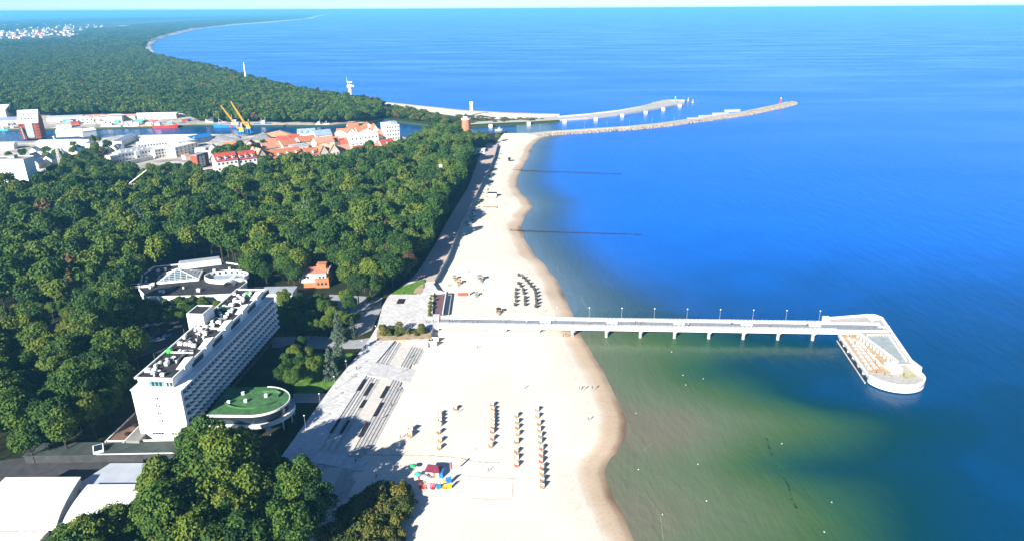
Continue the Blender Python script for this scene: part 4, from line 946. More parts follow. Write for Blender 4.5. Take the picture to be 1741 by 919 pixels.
# --- old town rows with clay roofs
rows_ = [
 ('tenement', 'white gabled tenement with red roof and blue dormers, left end of the tile roofed row', (372, 302), (408, 297), 16, 15, 'gable', 6, WHITE, TILE2, None, 'x', 3, BLU, (5, 3)),
 ('tenement', 'red roofed tenement with blue bay windows, second in the tile roofed row', (409, 296.5), (440, 292), 16, 14, 'gable', 6, WHITE, TILE2, None, 'x', 3, BLU, (4, 3)),
 ('tenement', 'cream gable end house between the red and orange roofs', (441, 291), (455, 288.5), 17, 15, 'gable', 6, CREAM, TILE3, None, 'y', 0, None, (2, 4)),
 ('tenement', 'orange roofed terrace with white dormers facing the wood', (456, 288.5), (516, 279), 15, 10, 'gable', 7, CREAM, TILE, None, 'x', 4, None, (10, 2)),
 ('tenement', 'orange roofed house with pale gable, just past the dormered terrace', (517, 279), (543, 275), 14, 8, 'gable', 6, CREAM, TILE, None, 'x', 2, None, (5, 2)),
 ('tenement', 'steep orange twin gable, left half', (544, 275), (560, 272.5), 14, 8, 'gable', 8, CREAM, TILE, None, 'y', 0, None, (3, 2)),
 ('tenement', 'steep orange twin gable, right half', (560.5, 272.5), (578, 270), 14, 8, 'gable', 8, CREAM, TILE3, None, 'y', 0, None, (3, 2)),
 ('tenement', 'pink roofed house left of the white rounded block', (580, 268), (598, 265.5), 12, 7, 'gable', 5, CREAM, TILE3, None, 'x', 0, None, (4, 2)),
 ('tenement', 'red roofed front house under the white rounded block', (603, 266), (640, 262), 9, 6, 'gable', 4, CREAM, TILE2, None, 'x', 0, None, (7, 1)),
 ('tenement', 'big white block with rounded gables among orange roofs, left one', (598, 259), (618, 257), 14, 17, 'gable', 4, WHITE, PALEROOF, None, 'y', 0, None, (3, 3)),
 ('tenement', 'big white block with rounded gables among orange roofs, right one', (620, 257), (645, 254.5), 14, 18, 'gable', 4, WHITE, PALEROOF, None, 'y', 0, None, (4, 3)),
 ('tenement', 'maroon roofed house at the right end of the front row', (650, 260), (672, 257), 11, 8, 'gable', 5, CREAM, TILE2, None, 'x', 1, None, (4, 2)),
 ('tenement', 'pale house with orange hip roof near the tall blue sided block', (640, 250), (662, 248), 14, 12, 'hip', 6, CREAM, TILE, None, 'x', 0, None, (4, 2)),
 ('tenement', 'pink roofed hall behind the cream gable end', (452, 268), (482, 263), 14, 9, 'gable', 5, CREAM, TILE3, None, 'x', 0, None, None),
 ('tenement', 'orange roof behind the dormered terrace, left one', (483, 264), (508, 260), 14, 10, 'gable', 5, CREAM, TILE, None, 'x', 0, None, None),
 ('tenement', 'white flat topped house behind the dormered terrace', (502, 268), (528, 264), 12, 11, 'flat', 0, WHITE, GREYROOF, None, 'x', 0, None, (4, 2)),
 ('tenement', 'orange roof behind the dormered terrace, right one', (512, 256), (540, 252), 14, 9, 'gable', 5, CREAM, TILE, None, 'x', 0, None, None),
 ('tenement', 'pale pink roof between warehouse and twin gables', (540, 258), (570, 254), 14, 9, 'gable', 5, CREAM, TILE3, None, 'x', 0, None, None),
 ('tenement', 'blue slate roofed house with white gables by the river', (538, 246), (566, 243), 15, 10, 'gable', 5, CREAM, BLUEROOF, None, 'x', 0, None, (5, 2)),
 ('tenement', 'blue slate roofed row with white dormers beside the river', (508, 240), (538, 238), 13, 8, 'gable', 5, WHITE, BLUEROOF, None, 'x', 3, None, None),
 ('tenement', 'ochre roofed house behind the white rounded block', (573, 243), (592, 241), 13, 9, 'hip', 4, CREAM, CREAM, None, 'x', 0, None, None),
 ('tenement', 'orange roofs cluster by the marina, nearest left', (590, 240), (607, 238), 12, 9, 'gable', 6, CREAM, TILE, None, 'y', 0, None, None),
 ('tenement', 'orange roofs cluster by the marina, nearest middle', (609, 239), (628, 237), 12, 10, 'gable', 6, CREAM, TILE, None, 'x', 0, None, None),
 ('tenement', 'orange roofs cluster by the marina, nearest right', (630, 238), (650, 236), 12, 9, 'gable', 6, WHITE, TILE3, None, 'y', 0, None, None),
 ('tenement', 'orange roofs cluster by the marina, rear left', (594, 232), (612, 230.5), 12, 9, 'gable', 6, CREAM, TILE, None, 'x', 0, None, None),
 ('tenement', 'orange roofs cluster by the marina, rear right', (615, 231), (640, 229.5), 12, 9, 'gable', 6, CREAM, TILE, None, 'y', 0, None, None),
 ('tenement', 'narrow orange spired house at the marina corner', (634, 244), (645, 243), 9, 15, 'gable', 7, CREAM, TILE, None, 'y', 0, None, None),
]
for (nm, lab, L, Rr, d_, h_, ro, rh, wm, rm, sd_, rg, dn, dm, wi) in rows_: house(nm, lab, 'house', L, Rr, d_, h_, ro, rh, wm, rm, wi, None, rg, 'old town houses by the river', dn, dm)
t, W_ = house('apartment_block', 'tall white apartment block with shaded blue side at the marina', 'building', (659, 252), (681, 250), 22, 25, 'flat', 0, WHITE, PALEROOF, (5, 6), (4, 6))
MB().box((W_*0.7, 9, 25.36), (7, 9, 2.8)).build('roof_room', BLUEROOF, t)
# small flats inside the wood towards the lighthouse
house('villa', 'white flat roofed villa standing alone in the wood', 'villa', (723, 257), (745, 255), 10, 9, 'flat', 0, WHITE, PALEROOF, (6, 2))
# cafe by the lighthouse
t = thing('beach_cafe', 'white beach cafe with awnings at the end of the promenade', 'cafe', (*P2(806, 262), GZ), R(-8))
MB().box((0, 6, 0), (22, 10, 4.4)).build('wall', WHITE, t); MB().box((0, 6, 4.4), (22.6, 10.6, 0.3)).build('roof', PALEROOF, t); MB().box((-8, 3, 4.7), (7, 6, 2.4)).build('upper_room', TILE3, t)
for k in range(6): MB().lathe([(2.1, 0), (1.2, 0.6), (0.05, 1.1)], (-10+k*4.4, -3.5-(k % 2)*3.5, 2.4), 8).tube((-10+k*4.4, -3.5-(k % 2)*3.5, 0), (-10+k*4.4, -3.5-(k % 2)*3.5, 2.5), 0.06, n=5).build('awning', WHITE, t)
for k in range(5): link('window', window_mesh(2.2, 2.0), t, (-8+k*4.2, 0.96, 1.2))
house('shop', 'white single storey kiosk row behind the beach cafe', 'shop', (782, 251), (800, 249), 8, 4, 'gable', 2, WHITE, TILE, None)

# ------------------------------------------------------------------ lighthouse
lb = P(793, 232)
t = thing('lighthouse', 'round brick lighthouse with white lantern at the harbour mouth', 'lighthouse', (lb.x, lb.y, GZ))
MB().lathe([(9.5, 0), (9.2, 5), (8.6, 5.4)], n=24).build('fort_base', LBRICK, t)
MB().lathe([(5.6, 0), (5.5, 5.3), (5.0, 20.5)], n=24).build('tower', mat('lighthouse_brick', (0.52, 0.20, 0.11), 0.85, 0.12, 0.7), t)
MB().lathe([(5.6, 20.5), (5.8, 20.9), (5.8, 21.3), (5.7, 22.3), (5.55, 22.3), (5.5, 21.35), (0.1, 21.35)], n=24).build('gallery', WHITE, t)
MB().lathe([(2.6, 21.3), (2.6, 24.2), (2.9, 24.3), (2.9, 24.6)], n=16).build('lantern', WHITE, t)
MB().lathe([(2.9, 24.6), (2.2, 25.8), (0.5, 26.8), (0.15, 28.2)], n=16).build('lantern_roof', DARK, t)
for j in range(4): link('window', window_mesh(0.9, 1.4), t, (math.sin(0.5)*5.35*0+0.2, -5.42+j*0.14, 4.5+j*4.1))
house('fort_house', 'white house at the foot of the brick lighthouse', 'house', (777, 231), (786, 231), 8, 6, 'gable', 3, WHITE, TILE3, (3, 1))
# ------------------------------------------------------------------ towers along the coast
p = P(802, 196)
t = thing('lookout_tower', 'slim white control tower on the far beach behind the lighthouse', 'tower', (p.x, p.y, GZ))
MB().lathe([(2.6, 0), (2.3, 15), (2.4, 16)], n=12).build('shaft', WHITE, t); MB().lathe([(2.4, 16), (3.0, 16.4), (3.0, 19), (2.6, 19.4), (0.2, 19.8)], n=12).build('cabin', PALEROOF, t)
p = P(597, 172)
t = thing('radar_tower', 'white radar tower with aerials rising from the coastal wood', 'tower', (p.x, p.y, GZ))
MB().lathe([(3.4, 0), (3.0, 22), (5.0, 23), (5.0, 26.5), (3.0, 27.5)], n=12).build('shaft', WHITE, t); mb = MB(); mb.tube((-3, 0, 27), (-5, 0, 40), 0.35, 0.2, 6); mb.tube((0, 0, 27), (0, 0, 32), 0.4, n=6); mb.box((0, 0, 31), (9, 0.8, 1.2)); mb.box((5, 0, 24), (4, 3, 2.5)); mb.build('aerial', WHITE, t)
p = P(419, 141)
t = thing('coastal_mast', 'tall thin white mast in the far coastal wood', 'mast', (p.x, p.y, GZ))
MB().tube((0, 0, 0), (0, 0, 42), 2.2, 1.2, 8).build('shaft', WHITE, t); MB().lathe([(2.2, 0), (2.2, 2)], (0, 0, 30), 10).build('platform', WHITE, t)
p = P(751, 322)
t = thing('monument', 'tall white monument slab among the park trees by the promenade', 'monument', (p.x, p.y, GZ))
MB().box((0, 0, 0), (3.2, 2.2, 22), 0, 0.82).build('slab', WHITE, t); MB().box((0, 0, -0.1), (6, 5, 1.0)).build('plinth', CONC, t)

# ------------------------------------------------------------------ breakwaters
def polyoff(pts, w_):
    out = []
    for i, p in enumerate(pts):
        a_ = Vector(pts[max(i-1, 0)]); b_ = Vector(pts[min(i+1, len(pts)-1)]); d = (b_-a_).normalized(); out.append((p[0]-d.y*w_, p[1]+d.x*w_))
    return out
def rocks(parent, line, width, n_, seed, z=0.2):
    rr = random.Random(seed); mb = MB()
    seg = [(Vector(a_), Vector(b_)) for a_, b_ in zip(line, line[1:])]; tot = sum((b_-a_).length for a_, b_ in seg)
    for k in range(n_):
        d = rr.uniform(0, tot)
        for a_, b_ in seg:
            L = (b_-a_).length
            if d <= L: break
            d -= L
        u = (b_-a_).normalized(); q = a_+u*d+Vector((-u.y, u.x))*rr.uniform(-width, 0.3); f_ = 0
        off = (q-(a_+u*d)).length/width
        s_ = rr.uniform(0.7, 1.6)
        k0 = len(mb.v); mb.box((q.x, q.y, z+1.6*(1-off)-s_*0.7), (s_*2, s_*1.5, s_*1.3), rr.uniform(0, 3), rr.uniform(0.5, 0.8))
        for i in range(k0, len(mb.v)): v = mb.v[i]; mb.v[i] = (v[0]+rr.uniform(-.3, .3), v[1]+rr.uniform(-.3, .3), v[2]+rr.uniform(-.3, .3))
    o = mb.build('rubble', ROCK, parent); o['kind'] = 'stuff'; return o
east = [P2(x, y, 1.0) for x, y in [(905, 231), (940, 227.5), (1000, 223.5), (1075, 218.5), (1130, 213), (1180, 206), (1225, 200), (1268, 194), (1310, 185), (1340, 178.5), (1349, 175.5)]]
wid = 12
t = thing('breakwater', 'long pale stone breakwater curving out to the red harbour light', 'breakwater')
eo = polyoff(east, wid)
mb = MB(); rows = [[(e[0], e[1], -1.5), (e[0], e[1], 2.0), (o_[0], o_[1], 2.4), (o_[0], o_[1], -1.5)] for e, o_ in zip(east, eo)]
mb.loft(rows); mb.add(rows[-1], [(0, 1, 2, 3)]); mb.build('body', CONC, t)
wallstrip([(a_[0], a_[1]) for a_ in polyoff(east, 1.5)], 2.0, 3.1, 0.8, 'crest_wall', CONC, t)
rocks(t, east, 7, 1300, 3)
rocks(t, [(e[0]+2, e[1]+10) for e in east[-4:]], 9, 350, 4, 0.8)
for x, y in ((1196, 203.5), (1215, 199.5), (1238, 195), (1258, 189.5)):
    q_ = P(x, y, 2)
    MB().box((q_.x-8, q_.y+11, -1), (24, 6, 4.2), R(14)).build('spur', CONC, t)
west = [P2(x, y, 1.5) for x, y in [(800, 212), (860, 209), (900, 207.5), (950, 204.5), (1000, 201), (1050, 195.5), (1090, 189.5), (1120, 184.5), (1148, 179), (1164, 176.5)]]
t = thing('breakwater', 'long pale concrete breakwater with mooring posts ending at the green light', 'breakwater')
wo_ = [P2(x, y, 2.2) for x, y in [(800, 208), (860, 204.5), (900, 202.5), (950, 198), (1000, 193.5), (1050, 187.5), (1090, 180.5), (1115, 174), (1138, 169.5), (1164, 170.5)]]
mb = MB(); rows = [[(e[0], e[1], -1.5), (e[0], e[1], 2.3), ((e[0]+o_[0])/2, (e[1]+o_[1])/2, 2.5), (o_[0], o_[1], 2.5), (o_[0], o_[1], -1.5)] for e, o_ in zip(west, wo_)]
mb.loft(rows); mb.add(rows[-1], [(0, 1, 2, 3, 4)]); mb.build('body', CONC, t)
wallstrip([(a_[0]*0.35+b_[0]*0.65, a_[1]*0.35+b_[1]*0.65) for a_, b_ in zip(west[3:], wo_[3:])], 2.4, 4.0, 1.0, 'crest_wall', CREAM, t)
rocks(t, [wo_[-1], wo_[-2], wo_[-3]], 8, 200, 8)
for x, y in ((834, 217), (899, 213), (960, 209.5), (1013, 205.5), (1058, 199), (1098, 193.5), (1128, 188), (1156, 182)):
    q_ = P(x, y, 0); link('dolphin', MB().box((0, 0, -1.5), (5, 5, 5.2)).mesh('dolphin', CREAM), t, (q_.x, q_.y+3, 0)); 
def harbour_light(x, y, m, lab):
    q_ = P(x, y, 2.4); t = thing('harbour_light', lab, 'beacon', (q_.x, q_.y, 2.3))
    MB().lathe([(1.6, 0), (1.1, 6.5), (1.5, 6.7), (1.5, 7.3), (0.8, 7.5)], n=12).build('tower', m, t); MB().lathe([(0.7, 7.5), (0.7, 8.8), (0.1, 9.6)], n=10).build('lantern', WHITE, t)
harbour_light(1327, 176, RED, 'red harbour light at the tip of the near breakwater'); harbour_light(1148, 174, TURQ, 'green harbour light at the tip of the far breakwater')
for x, y, lab in ((1170, 171.5, 'yellow navigation buoy beside the far breakwater tip'), (1178, 174.5, 'yellow navigation buoy farther off the far breakwater tip')):
    q_ = P(x, y, 0); t = thing('buoy', lab, 'buoy', (q_.x, q_.y, 0)); MB().lathe([(1.8, -0.5), (2.0, 0.8), (1.4, 1.2)], n=12).build('float', YEL, t); MB().lathe([(0.6, 1.2), (0.35, 4.6), (0.7, 4.8), (0.1, 5.6)], n=8).build('top_mark', YEL, t)
# lamps on the near breakwater
l1 = None
for k, x in enumerate(range(880, 1180, 38)):
    q_ = P(x, 224-(x-880)*0.052, 2.2); lab = 'thin lamp post on the near breakwater, %s from the beach' % ordw[k]
    if l1 is None: l1 = make_lamp(lab, (q_.x, q_.y, 2.1), 'lamp posts along the breakwater', 7)
    else: copy_thing(l1, (q_.x, q_.y, 2.1), 0, lab)
# groynes: rows of timber piles
for (x0_, y0_, x1_, y1_, lab) in ((862, 289.5, 1058, 296, 'row of dark timber groyne piles nearer the harbour'), (868, 392.5, 1092, 399, 'row of dark timber groyne piles nearer the pier')):
    a_, b_ = P(x0_, y0_, 0.3), P(x1_, y1_, 0.3); rr = random.Random(x1_); n_ = int((b_-a_).length/0.8)
    t = thing('groyne', lab, 'groyne', (a_.x, a_.y, 0)); mb = MB()
    for k in range(n_):
        q_ = (b_-a_)*(k/n_)
        if rr.random() < 0.06 and k > n_*0.4: continue
        mb.tube((q_.x+rr.uniform(-.12, .12), q_.y+rr.uniform(-.12, .12), -1.5), (q_.x+rr.uniform(-.15, .15), q_.y, (0.9 if k > n_*0.25 else 1.2)+rr.uniform(-0.25, 0.2)), 0.28, 0.22, 6)
    o = mb.build('pile_row', DARK, t); o['kind'] = 'stuff'

# ------------------------------------------------------------------ ships, cranes and heaps
def ship(label, x, y, L, hullm, wt=WHITE, rz=0.0, style=0, name='ship'):
    q_ = P(x, y, 0.5); t = thing(name, label, 'ship', (q_.x, q_.y+L*0.09, 0), rz, 'ships moored in the river port')
    B = L*0.115; H = L*0.085+0.8; rows = []
    for k in range(11):
        f_ = k/10; xx = -L/2+L*f_; wd = B*min(1, (1-f_)*3.2+0.02)**0.6*(0.75+0.25*min(1, f_*6)); sh = H*(1+0.35*abs(f_-0.45)**2*3)
        rows.append([(xx, -wd, sh), (xx, -wd*0.92, 0.2), (xx, -wd*0.6, -1), (xx, wd*0.6, -1), (xx, wd*0.92, 0.2), (xx, wd, sh)])
    mb = MB(); mb.loft(rows); mb.add(rows[0], [(0, 1, 2, 3, 4, 5)])
    mb.build('hull', hullm, t)
    dk = MB(); dk.loft([[(r[0][0], r[0][1]*0.96, r[0][2]-0.3), (r[5][0], r[5][1]*0.96, r[5][2]-0.3)] for r in rows]); dk.build('deck', WOOD if style else CONC, t)
    xs_ = -L*0.3 if style == 0 else L*0.05
    MB().box((xs_, 0, H-0.3), (L*0.24, B*1.5, L*0.07+1)).build('deckhouse', wt, t); MB().box((xs_+L*0.03, 0, H+L*0.07+0.7), (L*0.13, B*1.2, L*0.05+0.8)).build('wheelhouse', wt, t)
    MB().box((xs_+L*0.03, 0, H+L*0.085+0.9), (L*0.132, B*1.22, 0.7)).build('window_band', GLASS, t)
    m_ = MB(); m_.tube((xs_+L*0.12, 0, H), (xs_+L*0.12, 0, H+L*0.36), 0.22, 0.12, 6); m_.tube((-xs_, 0, H*0.9), (-xs_, 0, H+L*0.28), 0.22, 0.12, 6); m_.tube((-xs_, 0, H+L*0.2), (-xs_-L*0.16, 0, H+L*0.1), 0.12, n=5); m_.build('mast', wt, t)
    return t
sh = ship('bright blue coaster with round red badge and white bridge at the quay', 386, 217, 38, BLU, rz=math.pi)
MB().tube((-6, 4.0, 2.6), (-6, 4.75, 2.6), 1.7, n=16).build('badge', RED, sh)
q_ = P(394, 217.5, 0); 
ship('red fishing cutter moored on the far bank', 280, 217.5, 32, RED, rz=0.05)
ship('yellow hulled boat moored behind the red cutter', 253, 216.5, 20, YEL, rz=0.1, style=1, name='fishing_boat')
ship('white fishing boat with two masts, left of the yellow boat', 188, 217.5, 28, WHITE, rz=3.1, style=1, name='fishing_boat')
ship('white motor vessel between the two masted boat and the yellow boat', 222, 217, 20, WHITE, rz=0.0, style=0, name='fishing_boat')
ship('red hulled trawler hauled up behind the red cutter', 252, 209, 26, RED, rz=0.1, style=0, name='fishing_boat')
ship('small pale blue boat at the left edge of the river', 4, 222, 14, TURQ, rz=0.0, style=1, name='fishing_boat')
ship('small white boat with dark hull moored left of the granary', 22, 219.5, 16, DARK, rz=3.1, style=1, name='fishing_boat')
ship('low blue hulled boat on the far bank right of the cranes', 446, 213.5, 24, BLU, rz=0.0, style=1, name='fishing_boat')
ship('white excursion boat by the river bend', 548, 214, 18, WHITE, rz=0.2, style=0, name='fishing_boat')
ship('white yacht beside the far breakwater root', 848, 222, 10, WHITE, rz=0.4, style=1, name='fishing_boat')
for k, (x, y, s_) in enumerate(((160, 213, 12), (207, 213, 12), (300, 216, 12), (238, 212, 14))):
    ship(['small white workboat near the white house on the far bank', 'small blue workboat between the two white fishing boats', 'small dark workboat at the stern of the red cutter', 'small white workboat tucked behind the yellow boat'][k], x, y, s_, [WHITE, BLU, DARK, WHITE][k], rz=0.3*k, style=1, name='workboat')
# quay of bright cargo stands on the bank behind the ships
rr = random.Random(21)
stack_m = [WHITE, BLU, CREAM, DCONC, TILE2, GREYROOF, WHITE, TURQ]
cont = MB().box((0, 0, 0), (6.1, 2.45, 2.6)).box((0, -1.235, 0.1), (5.7, 0.04, 2.3)).mesh
cmesh = {}
wordp = ['beside the boat hall', 'behind the granary', 'under the far wood', 'near the net store', 'behind the white fishing boat', 'behind the red cutter', 'near the cream store', 'beside the blue ship']
for k in range(34):
    x = rr.choice((rr.uniform(85, 330), rr.uniform(85, 330), rr.uniform(-10, 30))); y = rr.uniform(207.5, 214.5)-max(0, (x-200))*0.012
    m = stack_m[k % 8]; q_ = P(x, y)
    if m.name not in cmesh: cmesh[m.name] = MB().box((0, 0, 0), (6.1, 2.45, 2.6)).box((0, -1.235, 0.1), (5.7, 0.05, 2.3)).box((0, 1.235, 0.1), (5.7, 0.05, 2.3)).mesh('container', m)
    colour = {'white_paint': 'white', 'blue_paint': 'blue', 'cream_render': 'cream', 'grey_concrete': 'grey', 'red_clay_tile': 'red', 'grey_metal_roof': 'steel grey', 'turquoise_paint': 'turquoise'}[m.name]
    o = link('cargo_container', cmesh[m.name], None, (q_.x, q_.y, GZ+0.02), rr.uniform(-0.3, 0.5), rr.uniform(0.9, 1.9))
    tag(o, colour+' cargo container standing on the far quay behind the moored boats', 'container', 'cargo containers on the far quay')
# yellow cranes
def crane(label, x, y, top):
    q_ = P(x, y); t = thing('harbour_crane', label, 'crane', (q_.x, q_.y, GZ))
    for sx_ in (-3, 3):
        for sy_ in (-3, 3): MB().box((sx_, sy_, 0), (1.0, 1.0, 5.5)).build('leg', BLU, t)
    MB().box((0, 0, 5.5), (8, 8, 1.0)).build('platform', BLU, t)
    MB().box((0.5, 0, 6.5), (6, 4.6, 4.2), 0, 0.85).build('machine_house', YEL, t); MB().box((-2.8, -1.4, 7), (1.6, 1.6, 2.2)).build('cabin', GLASS, t)
    MB().box((1, 0, 10.6), (1.6, 2.2, 6.5), 0, 0.6).build('tower', YEL, t)
    bm = MB(); tip = Vector((top[0], -2, top[1])); rt = Vector((-2, 0, 8))
    d = (tip-rt).normalized(); n1 = Vector((0, 1, 0)); n2 = d.cross(n1)
    for s1 in (-1, 1):
        for s2 in (-1, 1): bm.tube(rt+n1*s1*1.0+n2*s2*1.0, tip+n1*s1*0.4+n2*s2*0.4, 0.32, 0.22, 5)
    for k in range(10):
        f0, f1 = k/10, (k+1)/10
        for s1 in (-1, 1): bm.tube(rt.lerp(tip, f0)+n1*s1*(1-0.6*f0)+n2*(1-0.6*f0), rt.lerp(tip, f1)+n1*s1*(1-0.6*f1)-n2*(1-0.6*f1), 0.16, n=4)
        bm.tube(rt.lerp(tip, f0)+n1*(1-0.6*f0)+n2*(1-0.6*f0), rt.lerp(tip, f1)-n1*(1-0.6*f1)+n2*(1-0.6*f1), 0.16, n=4)
    bm.build('boom', YEL, t)
    MB().tube((1, 0, 17), tip, 0.1, n=4).tube(tip, tip+Vector((0, 0, -9)), 0.1, n=4).build('cable', DARK, t)
crane('yellow harbour crane on blue legs, left one of the pair', 412, 232, (-20, 38)); crane('yellow harbour crane on blue legs, right one of the pair', 424, 226.5, (-17, 40))
def heap(x, y, w_, h_, m, lab, seed, el=1.6):
    q_ = P(x, y); rr = random.Random(seed); mb = MB(); n_ = 24; rows = []
    for j in range(8):
        f_ = j/7; row = []
        for i in range(n_+1):
            a_ = 2*math.pi*(i % n_)/n_; r_ = (1-f_)*(1+0.14*math.sin(a_*3+seed)+0.06*math.sin(a_*7+seed*2)); row.append((r_*w_*el*math.cos(a_)+f_*2, r_*w_*math.sin(a_), h_*(f_**0.9)-(0.05 if j == 0 else 0)))
        rows.append(row)
    mb.loft(rows); o = mb.build('gravel_heap', m, smooth=True); o.location = (q_.x, q_.y, GZ); tag(o, lab, 'heap')
heap(372, 238, 11, 6, GRAVELM, 'wide grey gravel heap left of the cranes', 1, 2.0); heap(393, 235, 8, 6, GRAVELM, 'grey gravel heap at the foot of the left crane', 2, 1.4); heap(446, 237, 10, 9, mat('dark_gravel', (0.16, 0.165, 0.18), 0.95, 0.15, 0.3), 'tall dark grey gravel heap right of the cranes', 3, 1.5)
heap(474, 230, 8, 6, mat('brown_sandpile', (0.40, 0.22, 0.12), 0.95, 0.15, 0.3), 'long brown sand heap by the river', 4, 3.0); heap(470, 240, 6, 4, GRAVELM, 'small grey heap between the old town roofs and the dark heap', 5, 1.5)
t, W_ = house('blue_store', 'curved blue store in front of the grey heaps', 'building', (328, 246), (362, 240), 14, 6, 'gable', 3, BLUEROOF, BLU, None)
# ------------------------------------------------------------------ far town, turbines
rr = random.Random(33)
h_mesh = []
for wm, rm in ((WHITE, TILE), (WHITE, TILE2), (CREAM, PALEROOF), (CREAM, TILE), (WHITE, GREYROOF)):
    mb = MB(); mb.box((0, 0, 0), (13, 10, 6)); mb.add([(-6.5, -5, 6), (-6.5, 5, 6), (-6.5, 0, 9.6), (6.5, -5, 6), (6.5, 5, 6), (6.5, 0, 9.6)], [(0, 1, 2), (3, 4, 5)])
    mb.mi = 1; mb.add([(-7, -5.6, 5.7), (7, -5.6, 5.7), (7, 0, 10), (-7, 0, 10), (-7, 5.6, 5.7), (7, 5.6, 5.7)], [(0, 1, 2, 3), (3, 2, 5, 4)])
    h_mesh.append(mb.mesh('town_house', [wm, rm]))
def fill(poly_px, n_, lo, hi, kinds, name, lab, grp, seed, rz0, gap):
    q = random.Random(seed); pg = [P2(*p_) for p_ in poly_px]; xs_ = [p_[0] for p_ in pg]; ys_ = [p_[1] for p_ in pg]; got = []
    for k in range(n_*60):
        x, y = q.uniform(min(xs_), max(xs_)), q.uniform(min(ys_), max(ys_))
        if not inside(pg, x, y) or any((x-a_)**2+(y-b_)**2 < gap*gap for a_, b_ in got): continue
        if any((x-o_.location.x-6)**2+(y-o_.location.y-6)**2 < gap*gap for o_ in BUILT): continue
        got.append((x, y)); s_ = q.uniform(lo, hi)
        tag(link(name, h_mesh[q.choice(kinds)], None, (x, y, GZ), rz0+q.uniform(-0.15, 0.15)+q.choice((0, 0, math.pi/2)), (s_, s_, s_*q.uniform(0.9, 1.3))), lab, 'house', grp)
        if len(got) >= n_: break
BUILT = [o_ for o_ in COL.objects if o_.parent is None and o_.type == 'EMPTY' and o_.get('category') in ('house', 'building', 'villa')]
fill([(392, 262), (455, 247), (520, 238), (585, 234), (592, 262), (520, 274), (450, 286)], 26, 0.75, 1.15, (0, 1, 3, 3, 0), 'old_town_house', 'small tile roofed house packed behind the front row of the old town', 'small old town houses', 5, 0.25, 13)
fill([(56, 262), (150, 254), (205, 256), (190, 262), (110, 274), (60, 290)], 13, 0.7, 1.2, (2, 4, 2), 'yard_shed', 'small pale roofed shed on the yard between warehouse and tower block', 'small yard sheds', 6, 0.1, 15)
fill([(330, 262), (365, 255), (370, 275), (345, 282)], 4, 0.7, 0.9, (2, 4), 'yard_shed', 'small pale shed beside the brick end wall', 'small sheds by the brick wall', 7, 0.2, 13)
fill([(585, 240), (655, 236), (690, 246), (655, 258), (600, 262)], 12, 0.7, 1.0, (0, 3, 1), 'old_town_house', 'small tile roofed house near the marina behind the white rounded blocks', 'small marina houses', 8, 0.2, 13)
for k in range(190):
    u_ = rr.random()
    x = rr.uniform(-5, 130)+(rr.random() < 0.25)*rr.uniform(0, 75); y = 68-rr.random()**1.2*24-(x/200)*11+rr.uniform(-2, 2)
    if x > 150: y = 45+rr.uniform(-2, 2)
    q_ = P(x, y)
    o = link('town_house', rr.choice(h_mesh), None, (q_.x, q_.y, GZ), rr.uniform(-0.8, 0.8), rr.uniform(0.75, 1.35))
    tag(o, 'tiny pale house of the far town on the left beyond the wood', 'house', 'houses of the far town')
for k, (x, y, lab) in enumerate(((60, 48, 'pale stubble field strip, upper one left of the bay'), (55, 75, 'pale stubble field strip just beyond the near wood'), (130, 34, 'pale field strip near the horizon at the left'), (240, 44, 'thin brown field strip inland of the bay beach'))):
    w_, h_ = (70, 3) if k != 1 else (60, 3.5)
    if k == 1: pts = [(-20, 78), (20, 72.5), (105, 71), (118, 73), (60, 77)]
    elif k == 0: pts = [(0, 42), (85, 39), (90, 40.5), (10, 44)]
    elif k == 2: pts = [(110, 32), (150, 31), (152, 33), (108, 33.5)]
    else: pts = [(200, 43.5), (262, 42), (262, 43.5), (205, 45)]
    structure(MB().prism([P2(*q, GZ+0.1) for q in pts], GZ-0.02, GZ+0.4+0.1*k, bottom=False).build('field', mat('stubble_field', (0.42, 0.34, 0.22), 0.95, 0.15, 0.01)))
tb = None
for k, (x, y) in enumerate(((3, 32), (17, 30), (140, 27), (218, 25.5), (222, 25.5))):
    q_ = P(x, y); s_ = 1.0; lab = 'tiny white wind turbine on the horizon, %s from the left' % ordw[k]
    if tb is None:
        tb = thing('wind_turbine', lab, 'wind turbine', (q_.x, q_.y, GZ), 0, 'wind turbines on the horizon')
        MB().tube((0, 0, 0), (0, 0, 85), 3.4, 2.0, 8).build('tower', WHITE, tb); MB().box((0, 0, 84), (4, 9, 4)).build('nacelle', WHITE, tb)
        for j in range(3):
            a_ = 0.4+j*2*math.pi/3; MB().tube((0, -5, 86), (40*math.sin(a_), -5, 86+40*math.cos(a_)), 1.9, 0.7, 6).build('blade', WHITE, tb)
    else: copy_thing(tb, (q_.x, q_.y, GZ), 0, lab)
